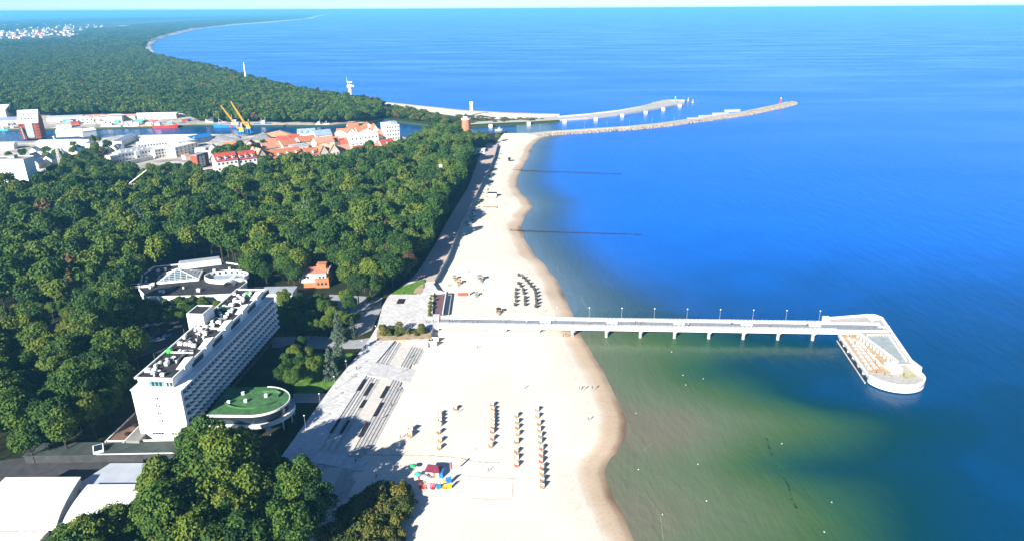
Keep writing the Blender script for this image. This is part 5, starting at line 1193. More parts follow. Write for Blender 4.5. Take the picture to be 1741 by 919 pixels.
# ------------------------------------------------------------------ trees
def crown_mesh(name, seed, Rad, h0, h1, nl, nq, qs, m, kind='round', trunk=None):
    rng = np.random.default_rng(seed)
    cz, hz = (h0+h1)/2, (h1-h0)/2
    if kind == 'round':
        lobes = []
        for k in range(nl):
            d = rng.normal(size=3); d /= np.linalg.norm(d); r_ = rng.random()**0.45
            if d[2] < -0.35: d[2] *= -0.6
            lr = Rad*rng.choice([rng.uniform(0.18, 0.30), rng.uniform(0.30, 0.52)])
            lobes.append((np.array([d[0]*r_*(Rad-lr*0.8), d[1]*r_*(Rad-lr*0.8), cz+d[2]*r_*(hz-lr*0.7)]), lr, rng.random()))
        lobes.append((np.array([0, 0, cz]), Rad*0.62, 0.4))
    else:                                   # conifer: whorls of drooping branch pads
        lobes = []
        for k in range(nl):
            f_ = (k/nl)**0.9; zz = h0+(h1-h0)*f_; rr_ = Rad*(1-f_)**0.85+0.25
            for j in range(max(4, int(9*(1-f_)))):
                a_ = rng.random()*6.283; q = rng.uniform(0.55, 1.0)*rr_
                lobes.append((np.array([q*math.cos(a_), q*math.sin(a_), zz-0.25*q]), 0.24*rr_+0.35, rng.random()))
    C = np.array([l_[0] for l_ in lobes]); LR = np.array([l_[1] for l_ in lobes]); LT = np.array([l_[2] for l_ in lobes])
    wgt = LR**2; wgt = wgt/wgt.sum()
    idx = rng.choice(len(LR), size=nq*3, p=wgt)
    d = rng.normal(size=(nq*3, 3)); d /= np.linalg.norm(d, axis=1)[:, None]
    d[:, 2] = np.where((d[:, 2] < -0.3) & (rng.random(nq*3) < 0.6), -d[:, 2], d[:, 2])
    pos = C[idx]+d*(LR[idx]*np.where(rng.random(nq*3) < 0.2, rng.uniform(1.0, 1.28, nq*3), rng.uniform(0.76, 1.10, nq*3)))[:, None]
    dist = np.linalg.norm(pos[:, None, :]-C[None], axis=2)/LR[None]
    keep = (dist < (0.72 if kind == 'round' else 0.4)).sum(axis=1) == 0
    pos, d, idx = pos[keep][:nq], d[keep][:nq], idx[keep][:nq]
    n_ = len(pos)
    nor = d*0.8+rng.normal(size=(n_, 3))*0.42+np.array([0, 0, 0.25]); nor /= np.linalg.norm(nor, axis=1)[:, None]
    ref = rng.normal(size=(n_, 3)); u = np.cross(nor, ref); u /= np.linalg.norm(u, axis=1)[:, None]; v = np.cross(nor, u)
    s1 = (qs*rng.uniform(0.55, 1.3, n_))[:, None]; s2 = (qs*rng.uniform(0.45, 0.9, n_))[:, None]; bend = nor*(s1*-0.22)
    V = np.stack([pos-u*s1+bend, pos-v*s2, pos+u*s1+bend, pos+v*s2], axis=1).reshape(-1, 3)
    F = np.arange(n_*4).reshape(-1, 4).tolist()
    tint = np.repeat(np.clip(0.55*LT[idx]+0.45*rng.random(n_), 0, 1), 4)
    V = V.tolist(); mats = [m]; nleaf = len(F)
    if trunk:
        tb_ = MB(); tb_.tube((0, 0, -0.3), (0.1, 0, cz), trunk, trunk*0.4, 6); k = len(V)
        V += [tuple(p) for p in tb_.v]; F += [[i+k for i in f] for f in tb_.f]; mats.append(BARK); tint = np.concatenate([tint, np.zeros(len(tb_.v))])
    me = bpy.data.meshes.new(name); me.from_pydata(V, [], F)
    for x in mats: me.materials.append(x)
    if trunk:
        mi = [0]*nleaf+[1]*(len(F)-nleaf); me.polygons.foreach_set('material_index', mi)
    a_ = me.attributes.new('tint', 'FLOAT', 'POINT'); a_.data.foreach_set('value', tint.astype(np.float32))
    me.update()
    return me
def trunk_mesh(seed, h, r):
    rr = random.Random(seed); mb = MB()
    top = Vector((rr.uniform(-.5, .5), rr.uniform(-.5, .5), h)); mb.tube((0, 0, -0.3), top, r, r*0.55, 8)
    for k in range(5):
        a_ = k*1.256+rr.uniform(-.4, .4); p0 = top*rr.uniform(0.6, 1.0); L = h*rr.uniform(0.45, 0.7)
        mb.tube(p0, p0+Vector((math.cos(a_)*L*0.7, math.sin(a_)*L*0.7, L*0.8)), r*0.42, r*0.15, 6)
    return mb.mesh('trunk', BARK)
# unit trees are about 17 m tall
BROAD = [crown_mesh('crown', 10+k, 5.4+0.25*(k % 3), 4.0, 16.5+(k % 2), 26+3*k, 3600, 0.40, LEAF) for k in range(6)]
BTRUNK = [trunk_mesh(50+k, 7, 0.34) for k in range(3)]
CONI = [crown_mesh('crown', 30+k, 3.6+0.3*k, 1.2, 17, 16, 1900, 0.42, NEEDLE, 'conifer') for k in range(3)]
CTRUNK = MB().tube((0, 0, -0.3), (0, 0, 16), 0.3, 0.05, 8).mesh('trunk', BARK)
RUSTC = [crown_mesh('crown', 40, 4.6, 3.5, 16, 20, 1900, 0.48, RUST), crown_mesh('crown', 41, 3.6, 2.0, 19, 16, 1700, 0.46, RUST, 'conifer')]
SHRUBC = [crown_mesh('foliage', 60+k, 2.2+0.3*k, 0.1, 3.2+0.5*k, 7+2*k, 620, 0.27, SHRUB) for k in range(3)]
SSTEM = trunk_mesh(77, 1.2, 0.10)
LOD = [crown_mesh('tree', 80+k, 5.4+0.25*(k % 3), 3.5, 16.5+(k % 2), 24, 1400, 0.60, LEAF, trunk=0.35) for k in range(5)]+[crown_mesh('tree', 90, 4.4, 3, 16, 16, 600, 0.8, RUST, trunk=0.35), crown_mesh('tree', 91, 3.6, 1.5, 18, 14, 600, 0.7, NEEDLE, 'conifer', trunk=0.3)]
FARL = [crown_mesh('far_tree', 100+k, 5.8, 3.0, 16.5, 15, 330, 1.15, LEAF) for k in range(4)]+[crown_mesh('far_tree', 110, 5.0, 3, 15, 10, 130, 1.6, RUST)]

def poly(pts, z=9): return [P2(x, y, z) for x, y in pts]
A_WOOD = poly([(-60, 345), (20, 335), (75, 325), (150, 322), (200, 350), (245, 345), (300, 335), (370, 318), (440, 304), (520, 290), (590, 278), (650, 268), (705, 262), (715, 240), (745, 228), (775, 237), (800, 252), (795, 275), (784, 312), (759, 345), (750, 380), (721, 425), (688, 468), (660, 488), (618, 500), (585, 498), (572, 470), (560, 446), (515, 452), (505, 478), (470, 470), (430, 474), (408, 468), (392, 430), (300, 428), (238, 470), (232, 500), (160, 510), (60, 540), (-60, 540)], 9)
B_WOOD = poly([(-80, 575), (60, 572), (95, 600), (130, 640), (235, 600), (262, 596), (215, 665), (205, 700), (150, 745), (40, 765), (-80, 790)], 8)
H_WOOD = [(-262, 312), (-215, 312), (-190, 306), (-142, 306), (-142, 324), (-160, 326), (-195, 325), (-205, 340), (-250, 338)]
C_WOOD = poly([(250, 805), (290, 745), (345, 722), (420, 722), (450, 755), (500, 805), (556, 862), (560, 905), (520, 960), (380, 1010), (120, 1000), (90, 925), (190, 880)], 9)
D_WOOD = poly([(478, 512), (520, 508), (600, 518), (600, 558), (560, 566), (480, 562)], 6)
D2_WOOD = poly([(476, 603), (545, 600), (540, 640), (505, 668), (480, 660)], 4)
E_WOOD = poly([(112, 276), (160, 262), (178, 282), (250, 292), (330, 282), (345, 300), (300, 330), (210, 326), (120, 308), (75, 315), (62, 305)], 9)
G_WOOD = poly([(362, 262), (400, 250), (450, 250), (440, 262), (400, 276), (365, 282)], 9)
L_WOOD = poly([(690, 250), (720, 225), (770, 222), (800, 236), (812, 232), (828, 238), (826, 246), (800, 246), (775, 250), (715, 262)], 9)
blocked = [(poly([(205, 665), (320, 665), (480, 500), (400, 480)], 12), 0)]
hq = []
def hotel_w(x, y):
    c, s = math.cos(hrz), math.sin(hrz); return (-134.8+x*c-y*s, 210.2+x*s+y*c)
BLOCK = [[hotel_w(-6, -9), hotel_w(25, -9), hotel_w(25, 90), hotel_w(-6, 90)],
         [(-172+x*1.12, 350+y*1.12) for x, y in outl], [(-142, 330), (-112, 330), (-112, 352), (-142, 352)], [(-118, 352), (-98, 352), (-98, 370), (-118, 370)],
         [(-116, 207), (-80, 207), (-80, 242), (-116, 242)], [(-166, 152), (-110, 152), (-110, 197), (-166, 197)],
         poly([(232, 560), (245, 540), (340, 528), (330, 590), (250, 598)], 2), poly([(-60, 540), (70, 540), (72, 557), (-60, 572)], 2),
         poly([(195, 345), (240, 338), (240, 318), (200, 322)], 2), poly([(720, 262), (748, 262), (748, 245), (720, 245)], 4), poly([(182, 292), (270, 276), (270, 255), (182, 262)], 4)]
HERO = []   # list of (x, y, wood)
def sample(polyg, step, seed, jit=0.42):
    rr = random.Random(seed); xs_ = [p[0] for p in polyg]; ys_ = [p[1] for p in polyg]; out = []
    y = min(ys_); row = 0
    while y < max(ys_):
        x = min(xs_)+(row % 2)*step/2
        while x < max(xs_):
            px_, py_ = x+rr.uniform(-jit, jit)*step, y+rr.uniform(-jit, jit)*step
            if inside(polyg, px_, py_) and (polyg is H_WOOD or not any(inside(b_, px_, py_) for b_ in BLOCK)): out.append((px_, py_))
            x += step
        y += step*0.866; row += 1
    return out
WL = {'park': ('leafy tree in the dense park wood between the beach promenade and the harbour', 'trees of the park wood'),
      'left': ('leafy tree in the shady wood left of the white hotel', 'trees left of the hotel'),
      'hedge': ('low leafy tree in the belt between the car park and the black roofed annex', 'trees of the car park belt'),
      'front': ('big leafy tree in the clump between the vaulted halls and the promenade', 'trees of the near clump'),
      'garden': ('leafy tree in the dark garden behind the far end of the hotel', 'trees of the hotel garden'),
      'port': ('leafy tree in the harbour side trees near the white villa', 'trees of the harbour side'),
      'light': ('leafy tree in the grove beside the brick lighthouse', 'trees by the lighthouse')}
cand = []
for nm, pg, st, sd_ in (('park', A_WOOD, 9.3, 1), ('left', B_WOOD, 8.6, 2), ('hedge', H_WOOD, 5.6, 8), ('front', C_WOOD, 8.0, 3), ('garden', D_WOOD, 7.6, 4), ('garden', D2_WOOD, 7.0, 14), ('port', E_WOOD, 8.0, 5), ('port', G_WOOD, 8.5, 6), ('light', L_WOOD, 7.6, 7)):
    for (x, y) in sample(pg, st, sd_): cand.append((x, y, nm))
def in_frame(x, y, z=8):
    zc = z-CAM_H; f_ = y*math.cos(PITCH)-zc*math.sin(PITCH); v_ = (y*math.sin(PITCH)+zc*math.cos(PITCH))/f_; u_ = x/f_
    return -0.80 < u_ < 0.8 and -0.47 < v_ < 0.5
YT = poly([(60, 275), (110, 262), (165, 258), (215, 262), (180, 285), (110, 290)], 2)
for (x, y) in sample(YT, 17, 15, 0.49): cand.append((x, y, 'port'))
CP = poly([(100, 600), (160, 540), (235, 538), (238, 580), (215, 612), (150, 640)], 4)
for (x, y) in sample(CP, 9.5, 16, 0.45): cand.append((x, y, 'left'))
rr = random.Random(99)
vis = sorted([c for c in cand if in_frame(c[0], c[1])], key=lambda c: c[0]**2+c[1]**2)
solo, rest = vis[:270], vis[270:]+[c for c in cand if not in_frame(c[0], c[1])]
SIZE = {'park': (0.85, 1.6), 'left': (0.75, 1.4), 'hedge': (0.42, 0.6), 'front': (0.95, 1.3), 'garden': (0.5, 0.8), 'port': (0.65, 0.95), 'light': (0.7, 0.95)}
def tree(x, y, label, group, crown, trunk, s_, rz, name='leafy_tree', sz=1.0):
    t = thing(name, label, 'tree', (x, y, GZ-0.05), rz, group); t.scale = (s_, s_, s_*sz)
    link('crown', crown, t); link('trunk', trunk, t); return t
for (x, y, wd_) in solo:
    lo, hi = SIZE[wd_]; s_ = rr.uniform(lo, hi); lab, grp = WL[wd_]
    if wd_ == 'front': s_ *= 0.50 if (y > 189 and x > -113) or (y > 174 and x > -97) else 1.08
    if wd_ == 'park' and rr.random() < 0.03:
        tree(x, y, 'rusty brown tree standing out in the green park wood', 'rusty trees of the park wood', RUSTC[0], BTRUNK[0], s_, rr.uniform(0, 6.28)); continue
    tree(x, y, lab, grp, BROAD[rr.randrange(6)], BTRUNK[rr.randrange(3)], s_, rr.uniform(0, 6.28), sz=rr.uniform(0.9, 1.1))
# single trees that stand out
for (px_, py_, s_, crown, trunk, lab, nm) in (
    (577, 578, 0.95, CONI[0], CTRUNK, 'tall blue green spruce at the promenade edge near the plaza', 'spruce'), (600, 570, 0.62, CONI[2], CTRUNK, 'short blue green spruce beside the tall one near the plaza', 'spruce'),
    (562, 642, 0.85, CONI[1], CTRUNK, 'silvery spruce on the garden lawn edge beside the promenade', 'spruce'), (578, 622, 0.90, CONI[2], CTRUNK, 'green spruce just behind the silvery one by the promenade', 'spruce'),
    (105, 668, 0.95, CONI[0], CTRUNK, 'pale spruce in the shady wood left of the hotel', 'spruce'), (147, 700, 0.62, CONI[1], CTRUNK, 'small blue spruce below the round tree left of the hotel', 'spruce'),
    (172, 592, 0.62, CONI[2], CTRUNK, 'pale spruce at the car park edge', 'spruce'), (216, 592, 0.75, CONI[0], CTRUNK, 'broad pale spruce in the car park', 'spruce'), (230, 594, 0.6, CONI[1], CTRUNK, 'narrow pale spruce beside the broad one in the car park', 'spruce'),
    (130, 525, 1.25, RUSTC[1], CTRUNK, 'tall rusty brown larch at the edge of the park wood', 'larch'), (146, 470, 1.2, RUSTC[0], BTRUNK[1], 'rounded brown tree in the park wood above the rusty larch', 'brown_tree'),
    (178, 690, 1.25, BROAD[1], BTRUNK[0], 'large round sunlit tree just left of the hotel end', 'leafy_tree'), (140, 735, 0.8, BROAD[3], BTRUNK[0], 'green tree in front of the small blue spruce', 'leafy_tree'),
    (514, 602, 0.55, BROAD[2], BTRUNK[1], 'small round lit tree in the garden beside the path', 'leafy_tree'), (606, 555, 0.5, BROAD[4], BTRUNK[2], 'small bright tree at the plaza corner', 'leafy_tree'), (630, 520, 0.42, BROAD[0], BTRUNK[2], 'small round tree by the wood path', 'leafy_tree'),
    (402, 859, 1.62, BROAD[5], BTRUNK[0], 'tallest yellow green tree below the green roofed pavilion', 'leafy_tree'), (352, 866, 1.5, BROAD[2], BTRUNK[0], 'tall tree left of the tallest one below the pavilion', 'leafy_tree'), (378, 905, 1.5, BROAD[4], BTRUNK[2], 'tall tree at the lower edge in front of the tallest one', 'leafy_tree'), (330, 795, 1.0, BROAD[0], BTRUNK[1], 'green tree hiding the corner of the hotel end wall', 'leafy_tree'),
    (42, 274, 0.85, BROAD[0], BTRUNK[0], 'dark round tree between the tower block and the long warehouse', 'leafy_tree'), (160, 250, 0.75, BROAD[3], BTRUNK[1], 'dark tree at the right end of the long warehouse', 'leafy_tree'), (170, 246, 0.6, BROAD[4], BTRUNK[1], 'small tree beside the river right of the long warehouse', 'leafy_tree'), (18, 276, 0.7, BROAD[2], BTRUNK[1], 'tree behind the roof of the tower block', 'leafy_tree'),
    (846, 242, 0.62, BROAD[1], BTRUNK[0], 'round tree alone at the harbour end of the beach', 'leafy_tree'), (822, 244, 0.6, BROAD[3], BTRUNK[1], 'round tree by the cafe near the lighthouse', 'leafy_tree'),
    (270, 572, 0.35, RUSTC[0], BTRUNK[1], 'small orange tree in the hotel car park', 'brown_tree'), (530, 850, 0.72, BROAD[2], BTRUNK[1], 'lit tree at the lower end of the promenade', 'leafy_tree')):
    x, y = P2(px_, py_); tree(x, y, lab, None, crown, trunk, s_, px_*0.7, nm)
# instanced woods
SRC = {}
def source(name, meshes):
    c = bpy.data.collections.new(name)
    for i, me in enumerate(meshes):
        o = bpy.data.objects.new('%s_%02d' % (name, i), me); c.objects.link(o)
    return c
def scatter(name, pts, scl, idx, coll, label, cat):
    n_ = len(pts); me = bpy.data.meshes.new(name); me.from_pydata(pts, [], [])
    rr = np.random.default_rng(n_)
    a_ = me.attributes.new('scl', 'FLOAT_VECTOR', 'POINT'); a_.data.foreach_set('vector', np.array(scl, dtype=np.float32).ravel())
    a_ = me.attributes.new('rot', 'FLOAT_VECTOR', 'POINT'); r_ = np.zeros((n_, 3), dtype=np.float32); r_[:, 2] = rr.random(n_)*6.28; a_.data.foreach_set('vector', r_.ravel())
    a_ = me.attributes.new('idx', 'INT', 'POINT'); a_.data.foreach_set('value', np.array(idx, dtype=np.int32))
    o = link(name, me)
    g = bpy.data.node_groups.new(name, 'GeometryNodeTree')
    g.interface.new_socket('Geometry', in_out='INPUT', socket_type='NodeSocketGeometry'); g.interface.new_socket('Geometry', in_out='OUTPUT', socket_type='NodeSocketGeometry')
    gi, go = g.nodes.new('NodeGroupInput'), g.nodes.new('NodeGroupOutput')
    ip = g.nodes.new('GeometryNodeInstanceOnPoints'); ci = g.nodes.new('GeometryNodeCollectionInfo'); ci.inputs['Collection'].default_value = coll
    ci.inputs['Separate Children'].default_value = True; ci.inputs['Reset Children'].default_value = True
    def at_(nm, ty): q = g.nodes.new('GeometryNodeInputNamedAttribute'); q.data_type = ty; q.inputs['Name'].default_value = nm; return q.outputs['Attribute']
    L = g.links
    L.new(gi.outputs[0], ip.inputs['Points']); L.new(ci.outputs[0], ip.inputs['Instance']); ip.inputs['Pick Instance'].default_value = True
    L.new(at_('idx', 'INT'), ip.inputs['Instance Index']); L.new(at_('scl', 'FLOAT_VECTOR'), ip.inputs['Scale'])
    e2r = g.nodes.new('FunctionNodeEulerToRotation'); L.new(at_('rot', 'FLOAT_VECTOR'), e2r.inputs[0]); L.new(e2r.outputs[0], ip.inputs['Rotation'])
    L.new(ip.outputs[0], go.inputs[0])
    md = o.modifiers.new('scatter', 'NODES'); md.node_group = g
    return stuff(o, label, cat)
lodc = source('wood_source', LOD); farc = source('far_wood_source', FARL)
pts, scl, idx = [], [], []
for (x, y, wd_) in rest:
    lo, hi = SIZE[wd_]; s_ = rr.uniform(lo, hi); pts.append((x, y, GZ-0.05)); scl.append((s_, s_, s_*rr.uniform(0.9, 1.15))); q = rr.random()
    idx.append(rr.randrange(5) if q > 0.045 else 5 if q > 0.012 else 6)
scatter('park_woodland', pts, scl, idx, lodc, 'dense green woodland of the park and harbour edge', 'woodland')
# far coastal wood beyond the river
W1 = poly([(-90, 196), (80, 195), (160, 192), (250, 192), (300, 194), (335, 203), (345, 205), (480, 206), (560, 207), (600, 205), (648, 199), (652, 186), (640, 176), (600, 171), (560, 165), (520, 158.5), (470, 147), (420, 134), (360, 117), (300, 105), (262, 96), (243, 86), (180, 82), (110, 79), (30, 82), (-90, 84)], 6)
pts, scl, idx = [], [], []
for (x, y) in sample(W1, 10.2, 41):
    s_ = rr.uniform(0.8, 1.2); pts.append((x, y, GZ)); scl.append((s_*1.08, s_*1.08, s_)); idx.append(rr.randrange(4) if rr.random() > 0.02 else 4)
W2 = poly([(645, 188), (656, 183), (700, 189), (740, 198), (768, 209), (752, 213), (700, 206), (655, 200)], 3)
for (x, y) in sample(W2, 7.5, 42):
    s_ = rr.uniform(0.45, 0.62); pts.append((x, y, GZ)); scl.append((s_*1.1, s_*1.1, s_)); idx.append(rr.randrange(4) if rr.random() > 0.25 else 4)
# belts of trees between far town and the bay, wider spaced and larger clumps
W3 = poly([(-100, 82), (110, 79), (243, 86), (246, 76), (258, 66), (276, 60), (322, 49), (395, 41), (465, 36), (524, 30.8), (430, 31), (330, 36), (250, 41), (210, 47), (150, 52), (120, 68), (60, 71), (-100, 72)], 8)
for (x, y) in sample(W3, 34, 43):
    d_ = math.hypot(x, y); s_ = rr.uniform(0.9, 1.3); k_ = 2.6; pts.append((x, y, GZ)); scl.append((s_*k_, s_*k_, s_)); idx.append(rr.randrange(4))
W4 = poly([(-100, 44), (60, 34), (300, 29), (500, 25), (536, 26), (520, 29), (300, 33), (150, 38), (-60, 60), (-100, 70)], 8)
for (x, y) in sample(W4, 110, 44):
    if rr.random() < 0.55: s_ = rr.uniform(0.9, 1.4); pts.append((x, y, GZ)); scl.append((s_*6, s_*6, s_*1.1)); idx.append(rr.randrange(4))
scatter('coastal_woodland', pts, scl, idx, farc, 'wide far woodland along the coast beyond the river', 'woodland')
# shrubs: dune thicket at the bottom, planting beds, far dune
def shrub(x, y, z, s_, lab, grp):
    t = thing('shrub', lab, 'shrub', (x, y, z), rr.uniform(0, 6.28), grp); t.scale = (s_*rr.uniform(0.75, 1.35), s_*rr.uniform(0.75, 1.35), s_*rr.uniform(0.6, 1.25))
    link('foliage', SHRUBC[rr.randrange(3)], t); link('stem', SSTEM, t)
S1 = poly([(552, 915), (585, 870), (630, 838), (690, 822), (700, 850), (690, 885), (680, 925), (640, 960), (560, 960)], 3.5)
for (x, y) in sample(S1, 2.5, 51): shrub(x, y, GZ-0.05, rr.uniform(0.8, 1.45), 'bushy yellow green shrub of the dune thicket at the lower edge of the beach', 'shrubs of the dune thicket')
S2 = poly([(643, 574), (645, 560), (727, 559), (730, 569)], 5)
for (x, y) in sample(S2, 2.4, 52, 0.7):
    if rr.random() < 0.75: shrub(x, y, PZ+0.05, rr.uniform(0.35, 1.05), 'shrub in the planting bed between plaza and steps', 'shrubs of the planting bed')
S3 = poly([(727, 536), (733, 501), (740, 501), (735, 536)], 5)
for (x, y) in sample(S3, 2.2, 53): shrub(x, y, PZ+0.08, rr.uniform(0.3, 0.5), 'low shrub in the narrow bed beside the plum court', 'shrubs of the narrow bed')
pts, scl, idx = [], [], []
shc = source('shrub_source', SHRUBC)
S4 = poly([(770, 212), (775, 197), (800, 196), (850, 201), (930, 203), (900, 206), (850, 208)], 2)
for (x, y) in sample(S4, 6.5, 54):
    if rr.random() < 0.5: s_ = rr.uniform(0.5, 1.1); pts.append((x, y, GZ)); scl.append((s_*2.2, s_*1.6, s_*0.6)); idx.append(rr.randrange(3))
a4 = [P2(x, y) for x, y in [(842, 262), (830, 296), (815, 328), (800, 356), (786, 386)]]
for a_, b_ in zip(a4, a4[1:]):
    for k in range(26):
        f_ = rr.random(); pts.append((a_[0]+(b_[0]-a_[0])*f_+rr.uniform(1.5, 6.5), a_[1]+(b_[1]-a_[1])*f_, GZ)); s_ = rr.uniform(0.2, 0.45); scl.append((s_, s_, s_*0.6)); idx.append(rr.randrange(3))
for (x0_, y0_, x1_, y1_) in ((236, 532, 330, 535), (160, 545, 235, 532), (440, 800, 470, 760)):
    a_, b_ = P2(x0_, y0_), P2(x1_, y1_)
    for k in range(40): f_ = k/40; pts.append((a_[0]+(b_[0]-a_[0])*f_, a_[1]+(b_[1]-a_[1])*f_, GZ)); scl.append((0.5, 0.5, 0.55)); idx.append(rr.randrange(3))
scatter('dune_scrub', pts, scl, idx, shc, 'low scrub of the dunes and hedges', 'scrub')
# ------------------------------------------------------------------ beach chairs
def chair_proto(name, label, cm, group):
    t = thing(name, label, 'beach chair', (0, 0, GZ), 0, group)
    # faces local -y ; hooded wicker seat
    sec = [(-0.45, 0.0), (0.42, 0.0), (0.55, 0.75), (0.52, 1.25), (0.30, 1.55), (-0.05, 1.62), (-0.18, 1.50)]
    mb = MB()
    for s_ in (-0.68, 0.62): mb.add([(s_, y, z) for y, z in sec]+[(s_+0.06, y, z) for y, z in sec], [tuple(range(6, -1, -1)), tuple(range(7, 14))]+[(i, (i+1) % 7, 7+(i+1) % 7, 7+i) for i in range(7)])
    mb.build('side_panel', WICKER, t)
    rows = [[(-0.68, y, z), (0.68, y, z)] for y, z in sec[1:]]; rows2 = [[(-0.68, y-0.06, z-0.03), (0.68, y-0.06, z-0.03)] for y, z in sec[1:]]
    MB().loft(rows).loft([r[::-1] for r in rows2]).build('hood', WICKER, t)
    MB().add([(-0.6, 0.42, 0.5), (0.6, 0.42, 0.5), (0.6, 0.44, 1.40), (-0.6, 0.44, 1.40), (-0.6, 0.30, 0.5), (0.6, 0.30, 0.5), (0.6, 0.33, 1.38), (-0.6, 0.33, 1.38)], [(4, 5, 6, 7), (0, 4, 7, 3), (1, 2, 6, 5), (7, 6, 2, 3)]).build('back_cushion', WHITE, t)
    MB().box((0, -0.02, 0.32), (1.2, 0.66, 0.2)).build('seat', cm, t)
    MB().box((0, -0.75, 0.10), (1.1, 0.42, 0.18)).build('footrest', WICKER, t)
    return t
CM = [('orange', ORANGE), ('red', mat('faded_red_cloth', (0.45, 0.11, 0.09), 0.8, 0.1, 1.0)), ('white', WHITE), ('green', mat('faded_green_cloth', (0.16, 0.30, 0.16), 0.8, 0.1, 1.0)), ('brown', WOOD)]
protos = {}
def chair(px_, py_, ci, rz, label, group, s_=1.15, z=GZ):
    x, y = P2(px_, py_, z); cn, cm = CM[ci]
    if ci not in protos: t = chair_proto('beach_chair', label, cm, group); t.location = (x, y, z); t.rotation_euler = (0, 0, rz); t.scale = (s_,)*3; protos[ci] = t
    else: copy_thing(protos[ci], (x, y, z), rz, label, group, s_)
rr = random.Random(61)
rowdefs = [('row nearest the promenade', [(748, 705), (748.5, 710), (748, 716.5), (748, 723), (746, 736), (748, 750), (746.5, 762.5)], [4, 2, 4, 2, 1, 0, 0]),
           ('second row from the promenade', [(837, 690), (838, 697), (838, 704), (838, 709.5), (838, 715.5), (837.5, 721), (837.5, 727.5), (836.5, 735), (837, 747), (834, 759)], [1, 4, 0, 2, 4, 2, 1, 1, 1, 0]),
           ('third row from the promenade', [(878, 708), (878.5, 718.5), (879, 728), (880, 739), (878, 752.5), (878, 769), (878, 780), (878, 792)], [0, 0, 1, 0, 4, 1, 2, 1]),
           ('row nearest the water', [(913, 698), (913.5, 709), (916, 721.5), (916, 732), (918, 742), (918, 752), (920.5, 763.5), (920, 774.5), (919.5, 785), (921.5, 796), (921, 806), (921.5, 817.5), (921.5, 828)], [0, 0, 1, 0, 3, 3, 1, 1, 1, 1, 0, 4, 0])]
for rn, pts_, cs_ in rowdefs:
    for k, ((x, y), ci) in enumerate(zip(pts_, cs_)):
        chair(x, y, ci, rr.uniform(-0.35, 0.1)-0.3, '%s cushioned beach chair, %s from the pier in the %s' % (CM[ci][0], ordw[k], rn), 'hooded beach chairs on the near sand')
chair(774, 696, 4, -0.4, 'hooded wicker beach chair alone between the first two rows', 'hooded beach chairs on the near sand')
chair(698, 733, 2, -0.3, 'white cushioned beach chair of the pair near the seating steps', 'hooded beach chairs on the near sand', 1.5); chair(697, 741.5, 0, -0.3, 'orange cushioned beach chair of the pair near the seating steps', 'hooded beach chairs on the near sand', 1.4)
arcs = [('outer', [(1443, 148), (1481, 170), (1506, 193), (1528, 218), (1549, 243), (1575, 268), (1586, 297), (1591, 326), (1594, 358), (1597, 388), (1590, 418)]), ('middle', [(1440, 220), (1460, 243), (1480, 275), (1487, 305), (1497, 342), (1496, 370), (1498, 402)]), ('inner', [(1420, 275), (1416, 307), (1417, 338), (1420, 372), (1410, 405)])]
BLKW = mat('dark_wicker', (0.05, 0.045, 0.05), 0.8, 0.2, 3.0)
dp = None
for an, pts_ in arcs:
    for k, (x, y) in enumerate(pts_):
        lab = 'dark hooded beach chair in the %s arc beyond the pier, %s from harbour end' % (an, ordw[k])
        q_ = P(600+x/5.106, 440+y/5.106)
        if dp is None:
            dp = chair_proto('beach_chair', lab, BLKW, 'beach chairs beyond the pier'); dp.location = q_; dp.rotation_euler = (0, 0, math.pi-0.4); dp.scale = (1.1,)*3
            for c in dp.children:
                c.data = c.data.copy(); c.data.materials[0] = BLKW
        else: copy_thing(dp, q_, math.pi-0.4+rr.uniform(-0.3, 0.3), lab)
# ------------------------------------------------------------------ kiosk group
q_ = P(735, 812)
t = thing('beach_kiosk', 'small white beach hut with maroon roof among toys', 'kiosk', q_, R(-10))
MB().box((0, 2, 0), (4.6, 3.6, 2.4)).build('wall', WHITE, t)
MB().add([(-2.7, -0.2, 2.3), (2.7, -0.2, 2.3), (2.7, 4.2, 2.3), (-2.7, 4.2, 2.3), (-1.6, 2, 3.7), (1.6, 2, 3.7)], [(0, 1, 5, 4), (1, 2, 5), (2, 3, 4, 5), (3, 0, 4), (3, 2, 1, 0)]).build('roof', MAROON, t)
MB().box((0.7, 0.17, 0.0), (0.9, 0.1, 2.0)).build('door', WOOD, t); MB().box((-1.2, 0.17, 1.0), (0.8, 0.1, 0.8)).build('window', GLASS, t); MB().box((3.0, 1.6, 0), (0.9, 2.4, 2.2)).build('blue_booth', BLU, t)
q_ = P(766, 806); t = thing('flag_pole', 'pole with narrow red banner beside the beach hut', 'flag', q_); MB().tube((0, 0, 0), (0, 0, 5.2), 0.07, 0.04, 6).build('pole', WHITE, t); MB().box((0.35, 0, 2.6), (0.7, 0.06, 2.5)).build('banner', RED, t)
q_ = P(771, 797); t = thing('flag_pole', 'tall thin pole right of the beach hut', 'pole', q_); MB().tube((0, 0, 0), (0, 0, 6.5), 0.09, 0.05, 6).build('pole', METAL, t); MB().lathe([(0.2, 0), (0.2, 0.2)], (0, 0, 6.5), 6).build('finial', WHITE, t)
